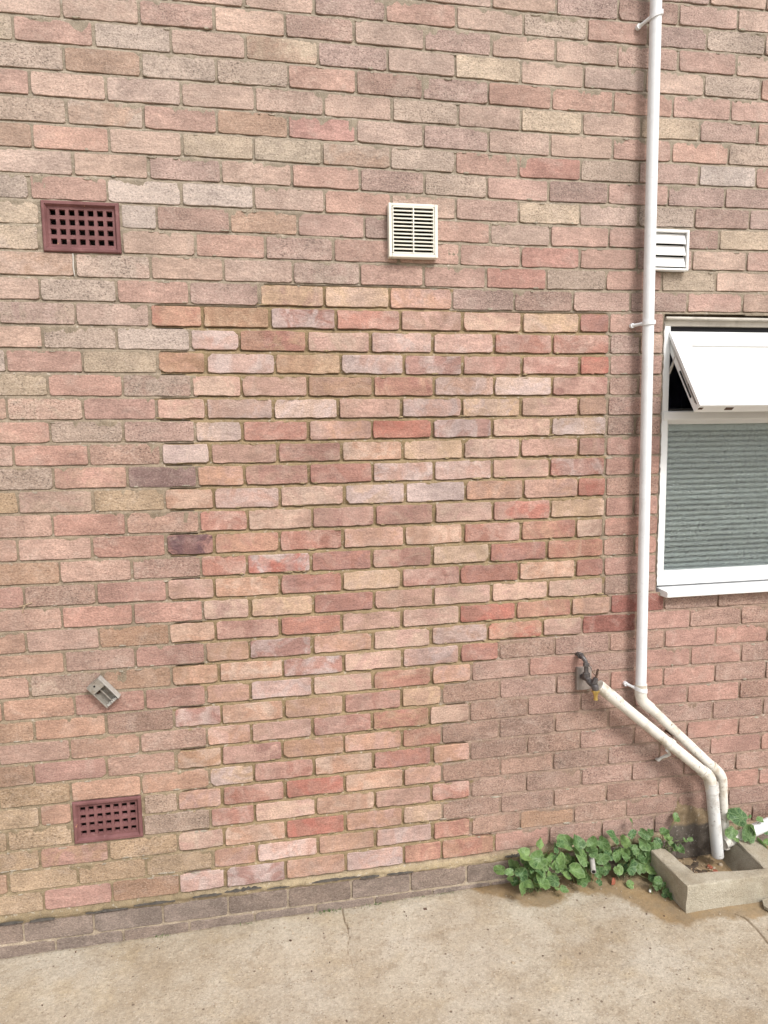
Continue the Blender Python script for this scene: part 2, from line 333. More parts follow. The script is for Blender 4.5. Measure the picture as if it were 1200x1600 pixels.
# ================================================================== the brick wall
# one row per course: course | bed-line deviation (mm) at four places | vertical joints (mm along the wall) | brick kinds
ROWS = """
-3|6 7 -3 8|1151 1376 1601 1825 2050|-m -m s -p
-2|6 7 -2 8|348 573 798 1027 1255 1483 1714 1939|-p -p s m d m p
-1|6 6 -1 7|-237 -12 207 439 677 911 1140 1367 1595 1827 2052|p p m r s g r m g -p
0|5 6 -2 6|-779 -554 -331 -107 112 334 568 799 1027 1256 1486 1714 1939|s s mr s m s m p p m r p
1|5 4 -4 4|-918 -693 -467 -239 -13 214 443 672 903 1131 1362 1591 1817 2042|-y r g p by m s y s p s g -r
2|4 3 -6 2|-780 -555 -333 -105 118 339 560 788 1014 1242 1471 1700 1925|g b g g r d md r r r r r
3|3 1 -7 1|-883 -658 -439 -217 11 230 456 682 905 1128 1352 1579 1811 2036|r p p s p p g p y p y m -r
4|2 1 -9 1|-784 -559 -333 -111 113 334 562 788 1012 1243 1472 1698 1923|g bg r b R p m p s r r g
5|2 0 -10 1|-886 -661 -439 -220 2 221 448 672 897 1125 1348 1582 1812 2037|b r s y y bg g r R g m l -r
6|3 1 -10 2|-774 -549 -326 -103 120 344 563 784 1007 1231 1464 1689 1914|s s m p r m g r d r m m
7|3 0 -10 3|-905 -680 -453 -229 -3 225 448 673 899 1125 1347 1571 1795 2020|g r l l p r s m y p g m -m
8|4 -2 -9 3|-882 -657 -417 -308 -81 137 357 579 795 1016 1236 1453 1674 1899|y # l d b r d r s r r d y
9|2 -5 -8 3|-886 -661 -418 -194 29 251 473 686 906 1127 1347 1567 1790 2015|yg # s r m r r r R r m s -r
10|0 -6 -7 3|-786 -561 -335 -108 115 340 559 782 1003 1228 1448 1667 1892|sb gp s p dg r r R g r y s
11|1 -6 -7 3|-894 -669 -442 -220 3 219 439 659 884 1104 1326 1555 1780 2005|s g r d YT LY PO d d m m r -s
12|2 -4 -6 4|-793 -568 -345 -181 36 255 476 695 914 1130 1246 1462|mg p RO BY VM PR TP PL LY MR r
13|4 -3 -6 4|-897 -672 -450 -224 -66 155 371 590 812 1029 1250 1368 1462|s g l PW RB LP PV WP PR RP m -s
14|5 -2 -5 4|-1008 -783 -558 -330 -175 47 268 486 697 915 1134 1250 1462|-l r y BO WP BY WP VM PM MP SR r
15|5 -2 -3 4|-891 -666 -440 -224 -65 155 377 592 811 1028 1249 1366 1462|y r gd PL PT TB RO VT LW MP m -m
16|6 -1 0 4|-1015 -790 -565 -340 -183 36 255 475 692 912 1132 1246 1462|-s gp r LP TV WL TP PV YV LP TB mr
17|7 1 3 4|-893 -668 -446 -222 -68 151 372 586 806 1027 1245 1357 1462|sr g m WL RP PO RS VM PL WL -d -m
18|9 2 4 5|-1006 -781 -557 -332 -175 45 265 480 698 912 1133 1244 1462|-p r d VW PT MT LO LY PL TP TM r
19|9 2 5 5|-892 -667 -442 -222 -65 150 372 590 806 1024 1242 1356 1462|g sr D OP TM MR PW PW LP RV r -r
20|8 1 4 5|-1003 -778 -553 -328 -169 49 271 488 706 923 1136 1247 1462|-y pg y OL PV PL LV WV OT PO SR m
21|5 0 2 5|-906 -681 -453 -219 -61 157 376 590 809 1029 1245 1360 1462|p r p PR TL PM MT PL PS YL r -r
22|3 -2 1 5|-1015 -790 -564 -332 -175 45 262 481 697 915 1131 1242 1462|-p p r KM OR PR OP OL PR RO TL r
23|1 -3 1 6|-893 -668 -444 -221 -68 148 363 581 796 1018 1241 1366 1462|b p m RP SV MR MT YL RM RO m -r
24|0 -4 3 6|-1007 -782 -561 -335 -180 40 256 469 685 908 1131 1244 1462|r d r TP LO MR YL PM RM OL MR r
25|-1 -3 4 6|-896 -671 -448 -222 -64 153 367 585 804 1023 1246 1350 1462|p r r PL YT RM PT PL LP LP -d -m
26|-1 -2 7 5|-1011 -786 -560 -335 -182 35 252 468 683 898 1118 1276 1499 1728 1953|s p b LO MP MR TP PL RS OR OT X d d
27|-1 -1 9 3|-897 -672 -448 -221 -72 147 362 576 791 1005 1163 1383 1610 1832 2057|s p r TB VM OP LP VT OS PL X r m m
28|-2 0 10 1|-1009 -784 -559 -334 -177 41 255 470 683 835 1052 1275 1505 1725 1952 2177|p dg b OB OL VM LP PV RM d m m r r -m
29|-3 1 10 -1|-1097 -872 -650 -424 -225 -73 144 359 577 728 952 1172 1390 1618 1841 2066|-s s r r OP PV LP OR OP m r m r r m
30|-4 0 8 -3|-1005 -780 -555 -334 -174 40 253 465 615 837 1061 1281 1504 1727 1955 2180|b s d VM OL TB PR YT d m m r r m -m
31|-4 -1 7 -4|-899 -674 -450 -227 -76 139 354 567 722 947 1161 1386 1611 1839 2064|p s p OP PT MP BR LT d m m r r m
32|-5 0 5 -4|-1017 -792 -561 -336 -180 30 250 464 614 835 1056 1278 1497 1724 1949 2174|b r p LB PM BT OP OR d d d m m m -m
33|-5 0 4 -4|-906 -681 -454 -226 -72 140 357 576 722 946 1161 1387 1615 1842 2067|y s s YV PR LO MR PO d d m m r m
34|-5 0 5 -3|-1009 -784 -683 -450 -335 -184 35 250 468 614 840 1052 1278 1498 1721 1950 2175|y s # g OP RP SR LO OP d d d m m r -r
35|-6 0 5 -3|-1115 -890 -686 -456 -227 -74 143 358 574 726 945 1170 1383 1607 1835 2060|-y y # g RP LP OL TP RP d d m m m m
36|-6 -2 4 -3|-1019 -794 -572 -344 -185 33 248 463 615 841 1057 1276 1499 1723 1948 2173|y rb y PL LO SR OP LY d d d m m r -r
37|-7 -3 4 -3|-1123 -898 -677 -452 -227 -73 147 359 576 726 921 1143 1362 1587 1811 2036|-b y y y OP PW TB PV OR d b d m m m
38|-7 -4 4 -3|-1018 -793 -570 -344 -186 29 246 464 610 820 1039 1260 1486 1706 1924 2149|y r b PW VM OT VP OR OR r m m m -d -d
39|-7 -4 4 -3|-1089 -864 -635 -406 -181 33 265 488 708 933 1158 1383 1608 1833 2058|k k k k k k k k k -k -k -k -k -k
40|-7 -4 4 -3|-990 -765 -541 -318 -88 130 352 574 804 1030 1255 1480 1705 1930 2155|-k k k k -k -k -k -k -k -k -k -k -k -k
"""
XG = np.array([-0.85, 0.05, 1.0, 1.95])
OLD_TOP = {'p': (211, 184, 170), 'r': (210, 175, 161), 's': (216, 189, 174), 'g': (202, 182, 168), 'y': (212, 193, 173), 'd': (186, 158, 147),
           'b': (200, 170, 151), 'm': (200, 172, 161), 'l': (217, 199, 188), 'D': (162, 132, 130), 'R': (211, 166, 154), 'X': (174, 124, 116), 'k': (160, 143, 132)}
OLD_LOW = {'p': (205, 170, 154), 'r': (202, 160, 146), 's': (208, 169, 148), 'g': (190, 165, 148), 'y': (197, 170, 142), 'd': (184, 153, 138),
           'b': (191, 157, 134), 'm': (191, 157, 143), 'l': (209, 184, 168), 'D': (168, 138, 130), 'R': (202, 149, 134), 'X': (172, 119, 109), 'k': (160, 143, 132)}
def old_colour(k, c):      # upper courses paler, lower courses darker and redder
    t = min(1, max(0, (c - 9) / 12.0)); return tuple(a + (b - a) * t for a, b in zip(OLD_TOP[k], OLD_LOW[k]))
NEW = {'Y': (221, 189, 161), 'W': (230, 205, 197), 'P': (214, 176, 162), 'R': (195, 144, 129), 'O': (213, 171, 148), 'T': (200, 165, 148),
       'V': (211, 187, 180), 'M': (189, 146, 135), 'K': (112, 85, 90), 'S': (205, 136, 121), 'B': (198, 161, 136), 'L': (221, 190, 171)}
SPECK = {'g': .95, 'y': .85, 'm': .85, 'd': .85, 'l': .75, 'p': .55, 'b': .55, 'r': .38, 's': .3, 'R': .2, 'D': .5, 'X': .3, 'k': .5}
rows = {}
for ln in ROWS.strip().splitlines():
    c, d, xs, ks = ln.split('|')
    rows[int(c)] = (np.array([float(v) for v in d.split()]) / 1000, [float(v) / 1000 for v in xs.split()], ks.split())
def zb(c, x):
    d = rows[min(max(c, -3), 40)][0]
    return (40 - c) * 0.075 + float(np.interp(x, XG, d))
def zspan(c, x, gap):
    if c == 39: return 0.038, 0.106
    if c >= 40: return -0.045, 0.029
    lo = zb(c, x) + gap / 2 if c != 38 else zb(38, x) + 0.001
    return lo, zb(c - 1, x) - gap / 2

def brick_geo(x0, x1, z0l, z1l, z0r, z1r, jit, bev, y, chip=0.0, spall=None):
    """outline with uneven arrises, a worn front edge and a body that runs back into the wall"""
    w = x1 - x0; pts = []
    nb = 6 if w > 0.16 else 4
    c = 0.0035
    def J(a): return rng.uniform(-a, a)
    def corner(): return c + (rng.uniform(0.003, 0.012) if rng.random() < chip else rng.uniform(0, 0.0015))
    for k in range(4):
        q = corner(); r = corner()
        if k == 0: pts += [(x0, z0l + q), (x0 + r, z0l)]
        if k == 0: pts += [(x0 + w * (i + 1) / (nb + 1) + J(.01), z0l + (z0r - z0l) * (i + 1) / (nb + 1) + J(jit)) for i in range(nb)]
        if k == 1: pts += [(x1 - q, z0r), (x1, z0r + r), (x1 + J(jit), (z0r + z1r) / 2 + J(.008))]
        if k == 2: pts += [(x1, z1r - q), (x1 - r, z1r)]
        if k == 2 and spall: pts += spall(x1, z1r)
        if k == 2 and not spall: pts += [(x1 - w * (i + 1) / (nb + 1) + J(.01), z1r + (z1l - z1r) * (i + 1) / (nb + 1) + J(jit)) for i in range(nb)]
        if k == 3: pts += [(x0 + q, z1l), (x0, z1l - r), (x0 + J(jit), (z0l + z1l) / 2 + J(.008))]
    pts = [(a + J(jit * .4), b + J(jit * .4)) for a, b in pts]
    n = len(pts); cx = (x0 + x1) / 2; cz = (z0l + z1l + z0r + z1r) / 4
    tx, tz = J(.008), J(.012)
    fr = []
    for a, b in pts:
        e = bev * rng.uniform(.7, 1.3)
        dx = max(-1, min(1, (cx - a) / (w / 2))); dz = max(-1, min(1, (cz - b) / .034))
        ax = a + e * (dx if abs(dx) > .75 else 0); bz = b + e * (dz if abs(dz) > .6 else 0)
        fr.append((ax, y + tx * (ax - cx) + tz * (bz - cz), bz))
    mid = [(a, y + bev * .9 + tx * (a - cx) + tz * (b - cz), b) for a, b in pts]
    bk = [(a, 0.045, b) for a, b in pts]
    vs_ = fr + mid + bk
    fs = [tuple(range(n))]
    for k in (0, 1):
        fs += [(k * n + i, (k + 1) * n + i, (k + 1) * n + (i + 1) % n, k * n + (i + 1) % n) for i in range(n)]
    return vs_, fs
def shade_bricks(me, cA, cB, par):
    n = len(me.vertices)
    set_attr(me, 'cA', np.tile(cA, (n, 1)) if np.ndim(cA) == 1 else cA)
    set_attr(me, 'cB', np.tile(cB, (n, 1)) if np.ndim(cB) == 1 else cB)
    set_attr(me, 'par', np.tile(par, (n, 1)) if np.ndim(par) == 1 else par)
    me.materials.append(M['brick'])
def tint(col, a):
    k = 1 + rng.uniform(-a, a); h = rng.uniform(-a, a) * .35
    return np.array(lin(*col)) * np.array([k * (1 + h), k, k * (1 - h), 1])

wall = thing('brick_wall', 'long outer wall of speckled pink and buff bricks with a tap, pipes and window', 'wall')
infill = thing('brick_infill', 'patch of smoother mixed red, cream and pink bricks filling a former doorway', 'brickwork')
rest_v, rest_f, rA, rB, rP = [], [], [], [], []
def one_brick(x0, x1, c, code, new, top_z=None):
    gx = 0.011 if new else 0.009; gz = 0.0125 if new else 0.0095
    a0, a1 = x0 + gx / 2 * rng.uniform(.7, 1.3), x1 - gx / 2 * rng.uniform(.7, 1.3)
    zl, zr = zspan(c, a0, gz), zspan(c, a1, gz); s0, s1 = rng.uniform(-.0008, .0008), rng.uniform(-.0008, .0008)
    spall = None
    if c == 1 and abs(x1 + 0.467) < .01:
        spall = lambda X, Z: [(X - .010, Z - .014), (X - .028, Z - .030), (X - .048, Z - .024), (X - .062, Z - .008), (X - .085, Z - .001)]
    pal = (lambda k: NEW[k]) if new else (lambda k: old_colour(k, c))
    ca = tint(pal(code[0]), .07); cb = tint(pal(code[1]), .05) if len(code) > 1 else ca * np.array([.91, .91, .91, 1])
    sp_ = rng.uniform(0, .10) if new else SPECK[code[0]] * rng.uniform(.8, 1.15)
    ca = ca * np.array([1 + .10 * sp_] * 3 + [1]); cb = cb * np.array([1 + .10 * sp_] * 3 + [1])
    par = np.array([sp_, rng.random(), rng.uniform(.75, 1) if len(code) > 1 else rng.uniform(.3, .8), 1])
    yy = rng.uniform(-.0014, .0008) - (0.0006 if new else 0)
    v, f = brick_geo(a0, a1, zl[0] + s0, zl[1] + s1, zr[0] + s0, zr[1] + s1, (.0020 if new else .0012), (.0014 if new else .0010), yy, .22, spall)
    return v, f, ca, cb, par
def emit(x0, x1, c, code, to_rest):
    new = len(code) == 2 and code[0].isupper()
    v, f, ca, cb, par = one_brick(x0, x1, c, code, new)
    if to_rest:
        o = len(rest_v); rest_v.extend(v); rest_f.extend([tuple(i + o for i in q) for q in f])
        rA.extend([ca] * len(v)); rB.extend([cb] * len(v)); rP.extend([par] * len(v)); return
    me = bpy.data.meshes.new('brick'); me.from_pydata(v, [], f); me.update()
    shade_bricks(me, ca, cb, par)
    o = bpy.data.objects.new('brick', me); COL.objects.link(o); o.parent = infill if new else wall
infl = {}
for c, (d, xs, ks) in rows.items():
    for i, k in enumerate(ks):
        if k == '#': continue
        rest = k.startswith('-'); k = k.lstrip('-')
        if len(k) == 2 and k[0].isupper():
            lo, hi = infl.get(c, (9, -9)); infl[c] = (min(lo, xs[i]), max(hi, xs[i + 1]))
        emit(xs[i], xs[i + 1], c, k, rest)
# the wall runs on beyond the picture
OPEN_X0, OPEN_X1, OPEN_Z0, OPEN_Z1 = 1.466, 2.440, 1.128, 2.170
kinds = 'pprssgymmdbl'
for c in range(-14, 41):
    if c < -3: xs0, xs1 = (-2.30 + (c % 2) * .1126), None
    if c >= -3:
        xs = rows[c][1]; L, Rr = xs[0], xs[-1]
        x = L
        while x > -2.2: emit(x - .2253, x, c, rng.choice(kinds) if c < 39 else 'k', True); x -= .2253
        x = Rr if not 12 <= c <= 25 else OPEN_X1 + .004
        while x < 3.3: emit(x, x + .2253, c, rng.choice(kinds) if c < 39 else 'k', True); x += .2253
    else:
        x = xs0
        while x < 3.3: emit(x, x + .2253, c, rng.choice(kinds), True); x += .2253
me = bpy.data.meshes.new('brickwork'); me.from_pydata(rest_v, [], rest_f); me.update()
shade_bricks(me, np.array(rA), np.array(rB), np.array(rP))
bw = bpy.data.objects.new('brickwork', me); COL.objects.link(bw); bw.parent = wall; bw['kind'] = 'stuff'

# mortar: one uneven bed behind the bricks (old, greyer) and a second one in the filled doorway (buff, raked back)
AIR = [(-0.650, -0.418, 2.322, 2.478), (-0.681, -0.454, 0.371, 0.523)]
def mortar(name, parent, inside):
    """struck joints: each bed is raked back under the brick above and comes flush on the brick below"""
    st = 0.0085
    xs = np.arange(-1.12, 2.16, st) if not inside else np.arange(-0.37, 1.30, st)
    prof = [(.037, .0062), (.0105, .0085), (.0062, .0105), (.0032, .0080), (.0, .0042), (-.0042, .0014), (-.0085, .0022)]
    rowz, rowy, rowc = [], [], []
    for c in range(-4, 38):
        bz = np.array([zb(c, x) for x in xs])
        for dz, y in prof:
            rowz.append(bz + dz); rowy.append(y * (1.0 if inside else .55)); rowc.append(c if dz >= 0 else c + 1)
    b38 = np.array([zb(38, x) for x in xs])
    for dz, y, c in ((.037, .005, 38), (.008, .006, 38), (.001, .006, 38)): rowz.append(b38 + dz); rowy.append(y); rowc.append(c)
    for z, y, c in ((.133, -.002, 39), (.126, -.004, 39), (.119, -.003, 39), (.113, .0, 39), (.107, .003, 39), (.102, .004, 39), (.072, .004, 39), (.043, .006, 39), (.0375, .005, 40), (.0335, .003, 40), (.029, .002, 40), (.02, .004, 40), (-.03, .004, 40), (-.07, .004, 40)):
        rowz.append(np.full(xs.shape, z)); rowy.append(y); rowc.append(c)
    Zm = np.array(rowz); Xm = np.broadcast_to(xs, Zm.shape).copy(); Y = np.repeat(np.array(rowy)[:, None], len(xs), 1); C = np.array(rowc)
    mask = np.zeros(Xm.shape, bool)
    for j, c in enumerate(C):
        e = .010 if inside else -.016
        if c in infl: mask[j] = (xs > infl[c][0] - e) & (xs < infl[c][1] + e)
    Y = Y + 0.0070 * (fbm(Xm * 22, Zm * 34, 3 if inside else 1, 3) - .5) + 0.0034 * (fbm(Xm * 85, Zm * 110, 4, 2) - .5)
    dpc = (Zm > .105) & (Zm < .140)
    if not inside: Y = np.where(dpc, Y + .014 * (fbm(Xm * 20, Zm * 120, 8, 3) - .5), Y)
    up = np.clip((Zm - 1.5) / 1.2, 0, 1)[..., None]; left = np.clip((1.0 - Zm) / .9, 0, 1)[..., None] * np.clip((.4 - Xm) / .8, 0, 1)[..., None]
    right = np.clip((1.25 - Zm) / .2, 0, 1)[..., None] * np.clip((Xm - .55) / .2, 0, 1)[..., None]
    A, B, Cc, Ee = (np.array(lin(*q)) for q in ((176, 158, 136), (186, 172, 153), (174, 155, 124), (182, 156, 138)))
    colr = A + (B - A) * up; colr = colr + (Cc - colr) * left; colr = colr + (Ee - colr) * right
    if inside: colr = np.broadcast_to(np.array(lin(176, 154, 120)), colr.shape).copy()
    dm = dpc[..., None] * np.clip((Xm + .35) / .3, 0, 1)[..., None]
    colr = colr + (np.array(lin(204, 184, 150)) - colr) * dm * .9
    pl = np.clip((.112 - Zm) / .01, 0, 1)[..., None]; colr = colr + (np.array(lin(196, 178, 156)) - colr) * pl
    cx = (Xm[:-1, :-1] + Xm[1:, 1:]) / 2; cz = (Zm[:-1, :-1] + Zm[1:, 1:]) / 2
    quad = (mask[:-1, :-1] & mask[1:, 1:]) if inside else np.ones(cx.shape, bool)
    hole = (cx > OPEN_X0 + .002) & (cz > OPEN_Z0) & (cz < OPEN_Z1)
    for a in AIR: hole |= (cx > a[0] + .006) & (cx < a[1] - .006) & (cz > a[2] + .006) & (cz < a[3] - .006)
    quad &= ~hole
    if not inside: Y = np.where(mask, np.maximum(Y, .020), Y)
    jj, ii = np.nonzero(quad); Wd = Xm.shape[1]
    v = np.stack([Xm, Y, Zm], -1).reshape(-1, 3); i0 = jj * Wd + ii
    f = np.stack([i0 + Wd, i0 + Wd + 1, i0 + 1, i0], 1)
    me = bpy.data.meshes.new(name); me.from_pydata(v.tolist(), [], f.tolist()); me.update()
    me.polygons.foreach_set('use_smooth', [True] * len(me.polygons))
    set_attr(me, 'cA', np.concatenate([colr[..., :3], np.ones(colr.shape[:2] + (1,))], -1).reshape(-1, 4))
    me.materials.append(M['mortar'])
    o = bpy.data.objects.new(name, me); COL.objects.link(o); o.parent = parent
    return o
mortar('mortar', wall, False); mortar('mortar', infill, True)

# mortar smeared over brick arrises
def smears(n, parent, inside):
    b = MB(); k = 0
    while k < n:
        c = rng.randint(-3, 37); x = rng.uniform(-.95, 1.98) if not inside else rng.uniform(-.34, 1.25)
        r_ = infl.get(c); isin = bool(r_) and r_[0] < x < r_[1]
        if isin != inside or (x > OPEN_X0 - .03 and 12 <= c <= 26): continue
        if any(a[0] - .03 < x < a[1] + .03 and a[2] - .03 < zb(c, x) < a[3] + .03 for a in AIR): continue
        z = zb(c, x) + rng.choice((-.0065, .0065)) + rng.uniform(-.001, .001); w_ = rng.uniform(.005, .022); hh = rng.uniform(.0016, .0045); m_ = 9
        ring = [(x + w_ * math.cos(6.283 * i / m_) * rng.uniform(.6, 1.2), z + hh * math.sin(6.283 * i / m_) * rng.uniform(.5, 1.3)) for i in range(m_)]
        y0 = -.0012 - rng.uniform(.0006, .0016)
        b.add([(a, .002, q) for a, q in ring] + [(x + (a - x) * .7, y0, z + (q - z) * .7) for a, q in ring], [tuple(range(m_, 2 * m_))] + [(i, (i + 1) % m_, m_ + (i + 1) % m_, m_ + i) for i in range(m_)]); k += 1
    o = b.build('mortar_smear', 'mortar', parent, smooth=True); o['kind'] = 'stuff'
    cols = np.array([lin(190, 168, 134) if inside else lin(200, 188, 170)]); set_attr(o.data, 'cA', np.tile(cols, (len(b.v), 1)))
smears(260, wall, False); smears(170, infill, True)
# backing leaf of the wall round the opening
b = MB()
b.box(-2.5, -1.11, .006, .10, -.3, 4.15); b.box(2.45, 3.5, .006, .10, -.3, 4.15)
b.box(-1.11, OPEN_X0 - .004, .047, .10, -.3, 4.15); b.box(OPEN_X0 - .004, 2.45, .047, .10, -.3, OPEN_Z0); b.box(OPEN_X0 - .004, 2.45, .047, .10, OPEN_Z1, 4.15)
b.box(-1.11, 2.45, .006, .045, 3.34, 4.15); b.box(2.13, 2.45, .006, .045, -.3, OPEN_Z0); b.box(2.13, 2.45, .006, .045, OPEN_Z1, 3.34)
o = b.build('backing', 'mortar', wall)
set_attr(o.data, 'cA', np.tile(np.array(lin(166, 148, 124)), (len(o.data.vertices), 1)))

# torn damp-proof course: slivers of felt showing in the thick joint
for (x0, x1, z, h) in [(-1.0, -.86, .114, .004), (-.84, -.76, .112, .003), (-.66, -.52, .116, .005), (-.50, -.36, .122, .004), (-.30, -.20, .126, .006), (-.19, -.06, .130, .008), (-.04, .04, .120, .003), (.12, .30, .124, .006), (.30, .37, .117, .004), (.40, .50, .116, .004), (.86, .93, .128, .008)]:
    n = 14; up_, dn = [], []
    for i in range(n + 1):
        x = x0 + (x1 - x0) * i / n; e = math.sin(math.pi * i / n) ** .5
        up_.append((x, z + h * e * rng.uniform(.25, 1))); dn.append((x, z - h * e * rng.uniform(.1, .7)))
    MB().prism(dn + up_[::-1], 'y', -.0075 - rng.uniform(0, .003), .02).build('felt_strip', 'felt', wall)
# broken cement render behind the pipes
b = MB(); n, mrow = 22, 26; vs_ = []
for j in range(mrow + 1):
    for i in range(n + 1):
        u, w = i / n, j / mrow
        x = 1.535 + .30 * u + .02 * math.sin(9 * w); z = -.02 + .285 * w - .05 * w * u + .02 * math.sin(7 * u)
        e = min(u, 1 - u, 1 - w) * 6; e = max(0, min(1, e + rng.uniform(-.15, .1)))
        vs_.append((x, .006 - .016 * e * (.6 + .8 * float(fbm(np.array([u * 6.]), np.array([w * 7.]), 21, 3)[0])), z))
b.add(vs_, [(j * (n + 1) + i, j * (n + 1) + i + 1, (j + 1) * (n + 1) + i + 1, (j + 1) * (n + 1) + i) for j in range(mrow) for i in range(n)])
o = b.build('cement_patch', 'mortar', wall, smooth=True, angle=180)
cc = np.array([lin(*( (128, 118, 108) if v[2] < .17 else (172, 150, 120))) for v in vs_]); set_attr(o.data, 'cA', cc)
# lime run below the upper air brick, old mortar blob
MB().tube([(-.5653, -.002, 2.320), (-.5645, -.003, 2.30), (-.566, -.003, 2.28), (-.5636, -.002, 2.252)], [.0022, .0016, .0022, .0010], 8).build('lime_run', 'lime', wall, smooth=True)

# ================================================================== ground
fine_x = np.arange(-1.15, 2.25, .0068); fine_y = np.arange(-.86, .012, .0068)
gx = np.concatenate([[-60, -20, -8, -4, -2.4, -1.5], fine_x, [2.7, 3.5, 5, 9, 20, 60]])
gy = np.concatenate([[-60, -20, -8, -4, -2.4, -1.6, -1.2, -1.0], fine_y, [.05]])
GX, GY = np.meshgrid(gx, gy, indexing='xy')
def gplane(x): return 0.004 + 0.0165 * np.clip(x, -3, 4)
near = ((GX > -1.2) & (GX < 2.3) & (GY > -.9)).astype(float)
GZ = gplane(GX) + near * (0.006 * (fbm(GX * 4, GY * 4, 31, 3) - .5) + .0035 * (fbm(GX * 25, GY * 25, 41, 3) - .5) + .0016 * (fbm(GX * 80, GY * 80, 45, 2) - .5))
def seg_dist(px, py, pts):
    d = np.full(px.shape, 9.0)
    for (ax, ay), (bx, by) in zip(pts[:-1], pts[1:]):
        t = np.clip(((px - ax) * (bx - ax) + (py - ay) * (by - ay)) / ((bx - ax) ** 2 + (by - ay) ** 2), 0, 1)
        d = np.minimum(d, np.hypot(px - ax - t * (bx - ax), py - ay - t * (by - ay)))
    return d
def in_poly(px, py, poly):
    r = np.zeros(px.shape, bool); j = len(poly) - 1
    for i in range(len(poly)):
        xi, yi = poly[i]; xj, yj = poly[j]
        r ^= ((yi > py) != (yj > py)) & (px < (xj - xi) * (py - yi) / (yj - yi + 1e-12) + xi); j = i
    return r
wet_poly = [(.66, .05), (.76, -.045), (.85, -.105), (.93, -.165), (1.00, -.165), (1.06, -.13), (1.112, -.115), (1.231, -.16), (1.287, -.241), (1.329, -.315), (1.398, -.36), (1.488, -.337), (1.646, -.377), (1.72, -.372), (2.0, -.38), (2.0, .05)]
ins = in_poly(GX, GY, wet_poly); dist = seg_dist(GX, GY, wet_poly)
wet = np.clip(.5 + np.where(ins, dist, -dist) / .05, 0, 1) * near
run = np.clip(1 - seg_dist(GX, GY, [(.90, -.10), (.95, -.25), (.93, -.38)]) / .07, 0, 1) * .34
wet = np.maximum(wet, run * near)
wob = .006 * (fbm(GX * 40, GY * 40, 51, 2) - .5)
cr = np.maximum(np.clip(1.15 - seg_dist(GX + wob, GY, [(.228, .01), (.232, -.06), (.239, -.14), (.228, -.19), (.226, -.228), (.238, -.314), (.252, -.42)]) / .006, 0, 1) * np.clip(1 + (GY - .0) * 1.6, .15, 1),
                np.clip(1.2 - seg_dist(GX + wob, GY, [(1.60, -.335), (1.619, -.364), (1.622, -.412), (1.61, -.485), (1.63, -.60)]) / .007, 0, 1))
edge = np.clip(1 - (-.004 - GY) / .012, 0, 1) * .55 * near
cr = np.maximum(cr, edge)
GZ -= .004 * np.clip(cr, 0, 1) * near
pale = np.clip((fbm(GX * 5, GY * 9, 61, 3) - .58) * 6, 0, 1) * near
pale = np.maximum(pale, np.clip(1.3 - np.hypot((GX - .62) / .10, (GY + .155) / .035), 0, 1))
Wd = GX.shape[1]; jj, ii = np.meshgrid(np.arange(GX.shape[0] - 1), np.arange(Wd - 1), indexing='ij'); i0 = (jj * Wd + ii).ravel()
me = bpy.data.meshes.new('ground'); me.from_pydata(np.stack([GX, GY, GZ], -1).reshape(-1, 3).tolist(), [], np.stack([i0, i0 + 1, i0 + Wd + 1, i0 + Wd], 1).tolist()); me.update()
me.polygons.foreach_set('use_smooth', [True] * len(me.polygons))
set_attr(me, 'mask', np.stack([wet, cr, pale, np.ones_like(wet)], -1).reshape(-1, 4)); me.materials.append(M['ground'])
gr = bpy.data.objects.new('ground', me); COL.objects.link(gr); tag(gr, 'pale worn concrete yard with a damp ochre stain by the gully', kind='structure')
def gz(x): return float(gplane(np.array(x)))

